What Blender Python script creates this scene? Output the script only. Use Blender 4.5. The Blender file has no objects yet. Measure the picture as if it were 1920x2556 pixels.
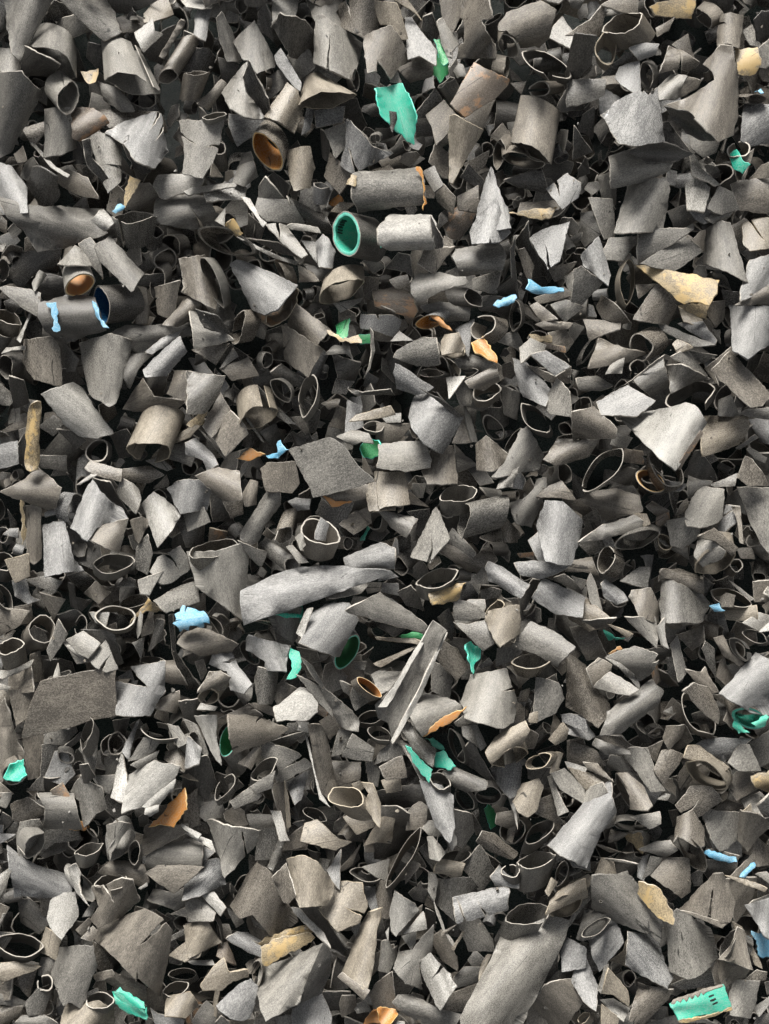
# A heap of shredded plastic pipe seen from close by: cut pipe rings, half pipes,
# flat shards and a few coloured lining pieces, lying on the slope of the heap.
import bpy, math, random
import numpy as np
from mathutils import Matrix, Vector
from mathutils.geometry import delaunay_2d_cdt

R_ = math.radians
scene = bpy.context.scene
SLOPE = R_(30)                                   # slope of the heap's flank
M = Matrix.Rotation(SLOPE, 4, 'X')               # heap frame (x right, y up the slope, z out of it) -> world
MN = np.array(M.to_3x3())
DIST = 1.05                                      # camera to heap surface, metres
PX = 0.64 / 1920.0                               # metres per traced unit on the heap surface

# ---------------------------------------------------------------- camera
cam = bpy.data.cameras.new("camera")
cam.sensor_fit = 'HORIZONTAL'
cam.sensor_width = 36.0
cam.lens = 36.0 * DIST / 0.64
cam.clip_start = 0.02
cam.clip_end = 200.0
camo = bpy.data.objects.new("camera", cam)
scene.collection.objects.link(camo)
camo.matrix_world = M @ Matrix.Translation((0, 0, DIST))
scene.camera = camo

# ---------------------------------------------------------------- daylight
SUN_EL, SUN_AZ = R_(57), R_(-18)                 # azimuth from +y (top of the picture), positive to the right
world = bpy.data.worlds.new("World")
scene.world = world
world.use_nodes = True
nt = world.node_tree
bg = nt.nodes["Background"]
sky = nt.nodes.new("ShaderNodeTexSky")
sky.sky_type = 'NISHITA'
sky.sun_disc = False
sky.sun_elevation = SUN_EL
sky.sun_rotation = SUN_AZ
sky.dust_density = 3.0
hs = nt.nodes.new("ShaderNodeHueSaturation")     # thin high cloud: a nearly white sky
hs.inputs["Saturation"].default_value = 0.12
nt.links.new(sky.outputs[0], hs.inputs["Color"])
nt.links.new(hs.outputs[0], bg.inputs["Color"])
bg.inputs["Strength"].default_value = 0.062
sun = bpy.data.lights.new("sun", 'SUN')
sun.energy = 4.3
sun.angle = R_(27)
sun.color = (1.0, 0.958, 0.895)
suno = bpy.data.objects.new("sun", sun)
scene.collection.objects.link(suno)
sdir = Vector((math.sin(SUN_AZ) * math.cos(SUN_EL), math.cos(SUN_AZ) * math.cos(SUN_EL), math.sin(SUN_EL)))
suno.rotation_euler = sdir.to_track_quat('Z', 'Y').to_euler()
scene.view_settings.view_transform = 'Standard'
scene.view_settings.look = 'None'
scene.view_settings.exposure = 0.95
scene.view_settings.gamma = 1.0
scene.cycles.max_bounces = 3
scene.cycles.diffuse_bounces = 3
scene.cycles.glossy_bounces = 2
scene.cycles.transmission_bounces = 0
scene.cycles.use_adaptive_sampling = True
scene.cycles.adaptive_threshold = 0.03

# ---------------------------------------------------------------- materials
TONES = {  # plastic colour, dust colour, dust amount; grey tones also bake in some light and shade
    'w': ((.165, .160, .148), (.400, .388, .358), .60),
    'l': ((.108, .103, .093), (.305, .291, .261), .57),
    'g': ((.072, .069, .063), (.250, .238, .214), .54),
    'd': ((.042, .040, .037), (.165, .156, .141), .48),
    'c': ((.108, .108, .107), (.330, .326, .315), .57),
    'b': ((.078, .070, .060), (.250, .226, .190), .54),
    't': ((.122, .107, .086), (.315, .281, .228), .58),
    'y': ((.130, .104, .068), (.400, .318, .190), .60),
    'r': ((.105, .088, .072), (.260, .222, .182), .50),
    'o': ((.450, .185, .040), (.330, .215, .120), .60),
    'G': ((.008, .370, .250), (.170, .370, .300), .55),
    'e': ((.025, .235, .080), (.110, .290, .150), .45),
    'E': ((.012, .130, .038), (.055, .170, .080), .40),
    'B': ((.070, .270, .430), (.330, .470, .540), .50),
    'N': ((.010, .080, .200), (.060, .140, .240), .40),
    'k': ((.012, .020, .018), (.030, .040, .036), .30),
}
TCODE = list(TONES)

def node(nt, kind, **kw):
    n = nt.nodes.new(kind)
    for k, v in kw.items():
        setattr(n, k, v)
    return n

def plastic(name, plast, dust, amount, rim=False, stain=None):
    m = bpy.data.materials.new(name)
    m.use_nodes = True
    nt = m.node_tree
    L = nt.links.new
    b = nt.nodes["Principled BSDF"]
    at = node(nt, "ShaderNodeAttribute", attribute_name="pc")          # x runs along the pipe, y around it
    rn = node(nt, "ShaderNodeAttribute", attribute_name="rnd")
    def noise(scale, detail, stretch=(1, 1, 1), rough=.6):
        mp = node(nt, "ShaderNodeMapping")
        mp.inputs["Scale"].default_value = stretch
        L(at.outputs["Vector"], mp.inputs["Vector"])
        n = node(nt, "ShaderNodeTexNoise")
        n.inputs["Scale"].default_value = scale
        n.inputs["Detail"].default_value = detail
        n.inputs["Roughness"].default_value = rough
        L(mp.outputs[0], n.inputs["Vector"])
        return n.outputs["Fac"], mp
    def math_(op, a, c=None, clamp=False):
        n = node(nt, "ShaderNodeMath", operation=op, use_clamp=clamp)
        for i, v in enumerate((a, c)):
            if v is None:
                continue
            if isinstance(v, (int, float)):
                n.inputs[i].default_value = v
            else:
                L(v, n.inputs[i])
        return n.outputs[0]
    def ramp(x, lo, hi, a=0.0, c=1.0):
        n = node(nt, "ShaderNodeMapRange")
        n.inputs["From Min"].default_value = lo
        n.inputs["From Max"].default_value = hi
        n.inputs["To Min"].default_value = a
        n.inputs["To Max"].default_value = c
        L(x, n.inputs["Value"])
        return n.outputs[0]
    def mix(f, a, c):
        n = node(nt, "ShaderNodeMix", data_type='RGBA')
        if isinstance(f, float): n.inputs[0].default_value = f
        else: L(f, n.inputs[0])
        for i, v in ((6, a), (7, c)):
            if isinstance(v, tuple): n.inputs[i].default_value = (*v, 1)
            else: L(v, n.inputs[i])
        return n.outputs[2]
    patch, _ = noise(75, 4, (.6, 1.15, 1), rough=.62)
    grain, _ = noise(950, 3, (.75, 1.1, 1), rough=.8)
    fine_, _ = noise(300, 2, (.16, 1.5, 1))                             # scratches along the pipe
    fac = math_('MULTIPLY', math_('ADD', ramp(patch, .32, .68, 0, .95), ramp(fine_, .3, .7, 0, .26)), amount * 1.1)
    fac = math_('ADD', fac, math_('MULTIPLY', ramp(grain, .38, .62, -.5, .5), .78))
    fac = math_('ADD', fac, math_('MULTIPLY', ramp(rn.outputs["Fac"], 0, 1, -.5, .5), .26), clamp=True)
    col = mix(fac, plast, dust)
    pale = tuple(min(.75, c * 1.5 + .08) for c in dust)
    col = mix(math_('MULTIPLY', ramp(grain, .63, .72), .55), col, pale)
    if stain:
        st, _ = noise(42, 6, rough=.72)
        col = mix(math_('MULTIPLY', ramp(st, .52, .57), .8), col, mix(math_('MULTIPLY', grain, .7), stain, dust))
    if not rim:                                                         # fine dry cracks
        ck, _ = noise(15, 1, (.35, 1.3, 1))
        cr = math_('MULTIPLY', ramp(math_('ABSOLUTE', math_('SUBTRACT', ck, .5)), .0012, .0032, 1, 0), ramp(patch, .53, .57))
        col = mix(math_('MULTIPLY', cr, .9, clamp=True), col, tuple(c * .15 for c in plast))
    L(col, b.inputs["Base Color"])
    L(math_('ADD', ramp(fac, 0, 1, .30, .54), ramp(rn.outputs["Fac"], 0, 1, -.10, .14)), b.inputs["Roughness"])
    b.inputs["Specular IOR Level"].default_value = .45
    bp = node(nt, "ShaderNodeBump")
    bp.inputs["Strength"].default_value = .55
    bp.inputs["Distance"].default_value = .0007
    hgt = math_('MULTIPLY', grain, .9)
    L(hgt, bp.inputs["Height"])
    L(bp.outputs[0], b.inputs["Normal"])
    return m

MAT = {}
for k, (p, d, a) in TONES.items():
    MAT[k] = plastic("plastic_" + {'w': 'whitish', 'l': 'pale', 'g': 'grey', 'd': 'dark', 'c': 'cool', 'b': 'brown', 't': 'tan', 'y': 'straw', 'r': 'rusty',
                     'o': 'orange', 'G': 'teal', 'e': 'green', 'E': 'deep_green', 'B': 'blue', 'N': 'deep_blue', 'k': 'black'}[k],
                     p, d, a, stain=(.36, .185, .075) if k == 'r' else (.50, .34, .13) if k == 'y' else None)
MAT['rim'] = plastic("cut_edge_grey", (.20, .188, .165), (.50, .465, .41), .7, rim=True)
MAT['rimt'] = plastic("cut_edge_tan", (.24, .20, .145), (.52, .46, .36), .7, rim=True)
MAT['rimG'] = plastic("cut_edge_teal", (.06, .55, .42), (.35, .75, .63), .5, rim=True)
MAT['rimB'] = plastic("cut_edge_blue", (.20, .50, .72), (.45, .68, .80), .5, rim=True)
MAT['rimo'] = plastic("cut_edge_orange", (.66, .42, .15), (.66, .52, .32), .6, rim=True)
RIM = {'G': 'rimG', 'e': 'rimG', 'E': 'rimG', 'B': 'rimB', 'o': 'rimo', 'y': 'rimt', 't': 'rimt', 'r': 'rimt', 'k': 'k'}
SLOTS = list(MAT)
SI = {k: i for i, k in enumerate(SLOTS)}

# ---------------------------------------------------------------- mesh pieces
rng = random.Random(7)

class Piece:
    """verts: heap frame (n,3); faces, material key per face, smooth flag; pc: surface coordinates"""
    def __init__(s):
        s.v = []; s.f = []; s.m = []; s.s = []; s.pc = []
    def add(s, v, pc, f, m, smooth=True):
        o = len(s.v)
        s.v.extend(map(tuple, v)); s.pc.extend(map(tuple, pc))
        for q in f:
            s.f.append(tuple(i + o for i in q)); s.m.append(m); s.s.append(smooth)

def ragged(poly, step, amp, r):
    out = []
    n = len(poly)
    for i in range(n):
        a = np.array(poly[i]); b = np.array(poly[(i + 1) % n])
        d = b - a; l = float(np.hypot(*d))
        if l < 1e-9: continue
        k = max(1, int(l / step)); nrm = np.array((-d[1], d[0])) / l
        w = 0.0
        ph = r.uniform(0, 6); bow = r.gauss(0, .012) * l
        for j in range(k):
            t = j / k
            w = .55 * w + r.gauss(0, amp)
            e = math.sin(math.pi * t)
            out.append(a + d * t + nrm * ((w if j else r.gauss(0, amp * .4)) * min(1, e * 2 + .2) + bow * e))
    return out

def sheet(poly, axis, arc, tdir, tdeg, th, key, rimkey, r, amp, notches=(), h=0.0, centre=None, persp=True, back=None, twist=None, fine=1.0):
    """A torn sheet of pipe wall. poly in metres on the heap plane (y up)."""
    P = [np.array(p, float) for p in poly]
    for (s, t) in notches:                        # real V-shaped splits cut in from the outline
        s = np.array(s); t = np.array(t)
        best = None
        for i in range(len(P)):
            a, b = P[i], P[(i + 1) % len(P)]
            d = b - a; L2 = float(d @ d)
            if L2 < 1e-10: continue
            u = min(.95, max(.05, float((s - a) @ d) / L2))
            dist = float(np.hypot(*(a + d * u - s)))
            if best is None or dist < best[0]: best = (dist, i, u, a + d * u, d / math.sqrt(L2))
        _, i, u, q, d = best
        w = min(.0017, .11 * float(np.hypot(*(t - q))) + .0006)
        mid = (q + t) / 2 + np.array((r.gauss(0, .0009), r.gauss(0, .0009)))
        P[i + 1:i + 1] = [q - d * w, mid - d * w * .6, t, mid + d * w * .6, q + d * w]
    A = np.array(P)
    c = A.mean(0) if centre is None else np.array(centre)
    ext = A.max(0) - A.min(0)
    size = float(max(ext))
    out = ragged(P, max(.0022, size / (22 * fine)), amp, r)
    B = np.array(out)
    ca, sa = math.cos(R_(axis)), math.sin(R_(axis))
    U = B @ np.array((ca, sa)); W = B @ np.array((-sa, ca))
    v0, v1 = W.min(), W.max(); u0, u1 = U.min(), U.max()
    nv = 3 + int(abs(arc) / 15 * fine); nu = 3
    inner = []
    for i in range(1, nv):
        for j in range(1, nu):
            u = u0 + (u1 - u0) * (j + (.25 if i % 2 else -.25)) / nu; v = v0 + (v1 - v0) * i / nv
            inner.append((u * ca - v * sa, u * sa + v * ca))
    vs = [Vector((float(p[0]), float(p[1]))) for p in B] + [Vector(p) for p in inner]
    n = len(B)
    res = delaunay_2d_cdt(vs, [], [list(range(n))], 1, 1e-6)
    V2 = np.array([(p.x, p.y) for p in res[0]]); F = [tuple(f) for f in res[2]]
    if not F: return None
    # orient faces upward
    FF = []
    for f in F:
        a, b, d = V2[f[0]], V2[f[1]], V2[f[2]]
        FF.append(f if (b[0]-a[0])*(d[1]-a[1]) - (b[1]-a[1])*(d[0]-a[0]) > 0 else f[::-1])
    F = FF
    u = V2 @ np.array((ca, sa)); v = V2 @ np.array((-sa, ca))
    um, vm = (u0 + u1) / 2, (v0 + v1) / 2
    half = max(1e-5, (v1 - v0) / 2)
    z = np.zeros(len(V2)); s_arc = v - vm
    if abs(arc) > 1:
        a2 = R_(min(170, abs(arc))) / 2
        Rr = half / math.sin(a2)
        vmid = vm; Rl = Rr
        if abs(arc) > 75:                         # follow the taper of cone-like pieces
            st = np.linspace(u0, u1, 25); lo_ = []; hi_ = []
            nb_ = len(B)
            for q_ in st:
                xs = []
                for i in range(nb_):
                    ua, ub = U[i], U[(i + 1) % nb_]
                    if (ua - q_) * (ub - q_) <= 0 and abs(ub - ua) > 1e-9:
                        xs.append(W[i] + (W[(i + 1) % nb_] - W[i]) * (q_ - ua) / (ub - ua))
                lo_.append(min(xs) if xs else np.nan); hi_.append(max(xs) if xs else np.nan)
            lo_, hi_ = np.array(lo_), np.array(hi_)
            ok = ~np.isnan(lo_)
            hw = np.polyfit(st[ok], (hi_[ok] - lo_[ok]) / 2, 1); md = np.polyfit(st[ok], (hi_[ok] + lo_[ok]) / 2, 1)
            vmid = np.polyval(md, u); Rl = np.clip(np.polyval(hw, u) * 1.12, .45 * half, 1.1 * half) / math.sin(a2)
        x = np.clip((v - vmid) / Rl, -.9995, .9995)
        z = np.sqrt(1 - x * x) * Rl - Rr * (1 + math.cos(a2)) / 2
        s_arc = np.arcsin(x) * Rr
        if arc < 0: z = -z
    q = V2 - c
    dx, dy = math.cos(R_(tdir)), math.sin(R_(tdir))
    z = z - math.tan(R_(tdeg)) * (q @ np.array((dx, dy)))
    if twist is None: twist = r.gauss(0, 3.6)
    z = z + twist * (u - um) * (v - vm)
    k1, k2 = r.uniform(40, 110) / max(.02, size) * .02, r.uniform(0, 6)
    z = z + .010 * size * np.sin((q[:, 0] * math.cos(k2) + q[:, 1] * math.sin(k2)) * k1 * 2 + k2)
    z = z - np.median(z)
    pc = np.stack([u + r.uniform(0, 9), s_arc + r.uniform(0, 9), np.full(len(u), r.uniform(0, 9))], 1)
    # boundary
    cnt = {}
    for f in F:
        for i in range(3):
            e = (f[i], f[(i + 1) % 3]); cnt[e] = 1
    bd = [e for e in cnt if (e[1], e[0]) not in cnt]
    return dict(V2=V2, z=z, F=F, pc=pc, bd=bd, th=th, key=key, rim=rimkey, back=back or key)

def unproject(q, zz):
    f = (DIST - zz) / DIST
    return np.stack([q[:, 0] * f, q[:, 1] * f, zz], 1)

def build_sheet(S, h, persp=True):
    p = Piece()
    zz = S['z'] + h
    T = unproject(S['V2'], zz) if persp else np.column_stack([S['V2'], zz])
    N = np.zeros_like(T)
    F = np.array(S['F'])
    fn = np.cross(T[F[:, 1]] - T[F[:, 0]], T[F[:, 2]] - T[F[:, 0]])
    for i in range(3): np.add.at(N, F[:, i], fn)
    N /= np.maximum(1e-12, np.linalg.norm(N, axis=1))[:, None]
    uu = S['pc'][:, :2]
    th = S['th'] * (1.05 + .32 * np.sin(uu[:, 0] * 190 + uu[:, 1] * 70) + .2 * np.sin(uu[:, 1] * 330 - uu[:, 0] * 90))
    Bt = T - N * th[:, None]
    p.add(T, S['pc'], S['F'], S['key'])
    p.add(Bt, S['pc'], [f[::-1] for f in S['F']], S['back'])
    # rounded cut edge
    vs = []; fs = []; pcs = []; mp = {}
    nb = {}
    for a, b in S['bd']:
        d = T[b] - T[a]
        for i in (a, b):
            o = np.cross(d, N[i]); nb[i] = nb.get(i, 0) + o / max(1e-9, np.linalg.norm(o))
    for i, o in nb.items():
        o = o / max(1e-9, np.linalg.norm(o))
        mp[i] = len(vs)
        for k, (w, e) in enumerate(((0, 0), (.22, .3), (.78, .3), (1, 0))):
            vs.append(T[i] - N[i] * th[i] * w + o * th[i] * e); pcs.append(S['pc'][i] + np.array((0, 0, w * th[i])))
    for a, b in S['bd']:
        ia, ib = mp[a], mp[b]
        for k in range(3):
            fs.append((ia + k, ia + k + 1, ib + k + 1, ib + k))
    p.add(vs, pcs, fs, S['rim'])
    return p

def tube(c, a, b, ang, e, k, th, key, liner, rimkey, r, pinch, h=0.0, part='all', persp=True, N=30, gap=None):
    """A piece of pipe from its cut mouth (centre c, half axes a, b seen on the heap plane) to its far end e."""
    c = np.array(c); d = np.array(e) - c; l = float(np.hypot(*d)) + 1e-6
    e1 = np.array((math.cos(R_(ang)), math.sin(R_(ang)))); e2 = np.array((-e1[1], e1[0]))
    if b > a: a, b, e1, e2 = b, a, e2, -e1
    if float(e2 @ d) < 0: e2 = -e2
    ct = min(.92, max(.34, b / a)); tt = math.sqrt(1 - ct * ct) / ct
    Ld = min(2.2 * a, max(1.15 * a, l / tt))
    K = 5 if N > 20 else 2
    th = min(th, .17 * b)
    ph = [r.uniform(0, 6) for _ in range(4)]
    rings = []
    th_ = np.linspace(0, 2 * math.pi, N, endpoint=False)
    wa = .35 if liner else 1.0
    wob = 1 + wa * (.06 * np.sin(2 * th_ + ph[0]) + .045 * np.sin(3 * th_ + ph[1]) + .022 * np.sin(5 * th_ + ph[2]))
    cut = wa * (.09 * np.sin(th_ + ph[3]) + .05 * np.sin(3 * th_ + ph[1]) + np.array([r.gauss(0, .026) for _ in range(N)]))
    def ring(t, shrink):
        kk = 1 + (k - 1) * t
        f = np.sin(th_) * np.abs(np.sin(th_)) ** pinch
        x = (a * kk - shrink) * np.cos(th_) * wob
        yb = max(b * .25, b * kk - shrink * ct) * f * wob
        tcut = t + cut * (1 - t) * min(1.0, a / max(l, a * .5))
        cen = c[None] + d[None] * tcut[:, None]
        q = cen + x[:, None] * e1 + yb[:, None] * e2
        z = tt * yb - Ld * tcut
        return q, z
    p = Piece()
    def world(q, z):
        return unproject(q, z + h) if persp else np.column_stack([q, z + h])
    def wall(rings_, m, flip):
        V = np.concatenate([world(q, z) for q, z in rings_])
        off = (r.uniform(0, 9), r.uniform(0, 9), r.uniform(0, 9))
        pcs = [(i * math.hypot(l, Ld) / K + off[0], min(j, N - j) * 2 * math.pi * a / N + off[1], off[2]) for i in range(len(rings_)) for j in range(N)]
        fs = []
        for i in range(len(rings_) - 1):
            for j in range(N):
                if gap and gap[0] <= j < gap[1]: continue
                q = (i * N + j, i * N + (j + 1) % N, (i + 1) * N + (j + 1) % N, (i + 1) * N + j)
                fs.append(q[::-1] if flip else q)
        p.add(V, pcs, fs, m)
    # e1,e2 may be left handed: decide winding
    left = (e1[0] * e2[1] - e1[1] * e2[0]) < 0
    if part in ('all', 'outer'):
        thi = th if part == 'all' else th * .55
        outer = [ring(i / K, 0) for i in range(K + 1)]
        inn = [ring(i / K, thi) for i in range(K + 1)]
        wall(outer, key, not left)
        wall(inn, key, left)
        if gap:
            for jj, fl in ((gap[0], 0), (gap[1] % N, 1)):
                V = []
                for (qa, za), (qb, zb) in zip(outer, inn):
                    V.append(world(qa[jj:jj+1], za[jj:jj+1])[0]); V.append(world(qb[jj:jj+1], zb[jj:jj+1])[0])
                fs = [(2*i, 2*i+1, 2*i+3, 2*i+2) for i in range(K)]
                p.add(V, [(v[0], v[1], v[2]) for v in V], [f[::-1] for f in fs] if fl != left else fs, rimkey)
        for t, fl in ((0, left), (1, not left)):
            q0, z0 = ring(t, 0); q1, z1 = ring(t, thi)
            qm, zm = ring(t, thi / 2); up = (thi * .3) * (1 if t == 0 else -1)
            qm = qm - d / l * up * .6; zm = zm + up * ct
            wall([(q0, z0), (qm, zm), (q1, z1)], rimkey, fl)
    elif part == 'liner':
        s0, s1 = th * .58, th * (2.1 if liner == 'G' else 1.35)
        o_ = [ring(i / K, s0) for i in range(K + 1)]; i_ = [ring(i / K, s1) for i in range(K + 1)]
        wall(o_, liner, not left); wall(i_, liner, left)
        lr = RIM.get(liner, 'rim')
        for t, fl in ((0, left), (1, not left)):
            q0, z0 = ring(t, s0); q1, z1 = ring(t, s1); qm, zm = ring(t, (s0 + s1) / 2)
            zm = zm + th * .3 * (1 if t == 0 else -1)
            wall([(q0, z0), (qm, zm), (q1, z1)], lr, fl)
    if part == 'slots':                           # short dark slots pressed into the lining
        out_ = []
        for m_ in range(6):
            j0 = 23.4 + m_ * .8
            pc_ = []; vv = []
            for t_ in (.07, .24):
                q_, z_ = ring(t_ + .012 * (m_ % 2), th * 2.1 + .0005)
                for jj in (j0, j0 + .38):
                    a_ = int(jj) % N; f_ = jj - int(jj); b_ = (a_ + 1) % N
                    vv.append(world((q_[a_] * (1 - f_) + q_[b_] * f_)[None], np.array([z_[a_] * (1 - f_) + z_[b_] * f_]))[0])
            sp = Piece(); n_ = np.cross(vv[1] - vv[0], vv[2] - vv[0]); n_ = n_ / max(1e-12, np.linalg.norm(n_)) * .0006
            low_ = [v_ - n_ for v_ in vv]; hi_ = [v_ + n_ for v_ in vv]
            sp.add(low_ + hi_, low_ + hi_, [(0, 1, 3, 2), (4, 6, 7, 5), (0, 4, 5, 1), (2, 3, 7, 6), (0, 2, 6, 4), (1, 5, 7, 3)], 'k', False)
            out_.append(sp)
        return out_
    q, z = ring(0, 0); q2, z2 = ring(.5, 0)
    low = np.sin(th_) < .2
    samp_low = (np.concatenate([q[low], q2[low]]), np.concatenate([z[low], z2[low]]))
    samp_all = (np.concatenate([q, q2]), np.concatenate([z, z2]))
    return p, samp_low, samp_all

def to_mesh(name, pieces, rnds, origin=None):
    vs = []; fs = []; ms = []; ss = []; pcs = []; rn = []
    for p, q in zip(pieces, rnds):
        o = len(vs)
        vs.extend(p.v); pcs.extend(p.pc); rn.extend([q] * len(p.v))
        fs.extend(tuple(i + o for i in f) for f in p.f); ms.extend(p.m); ss.extend(p.s)
    V = np.array(vs) @ MN.T
    if origin is None: origin = V.mean(0)
    V = V - origin
    me = bpy.data.meshes.new(name)
    me.from_pydata(V.tolist(), [], fs)
    keys = sorted(set(ms), key=lambda k: SI[k])
    for k in keys: me.materials.append(MAT[k])
    ki = {k: i for i, k in enumerate(keys)}
    me.polygons.foreach_set("material_index", [ki[m] for m in ms])
    me.polygons.foreach_set("use_smooth", ss)
    a = me.attributes.new("pc", 'FLOAT_VECTOR', 'POINT'); a.data.foreach_set("vector", np.array(pcs, 'f').ravel())
    a = me.attributes.new("rnd", 'FLOAT', 'POINT'); a.data.foreach_set("value", np.array(rn, 'f'))
    me.update()
    return me, origin

def link(name, me, origin, parent=None):
    o = bpy.data.objects.new(name, me)
    scene.collection.objects.link(o)
    if parent is None:
        o.location = origin
    else:
        o.parent = parent
        o.location = np.array(origin) - np.array(parent.location)
    return o

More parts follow.
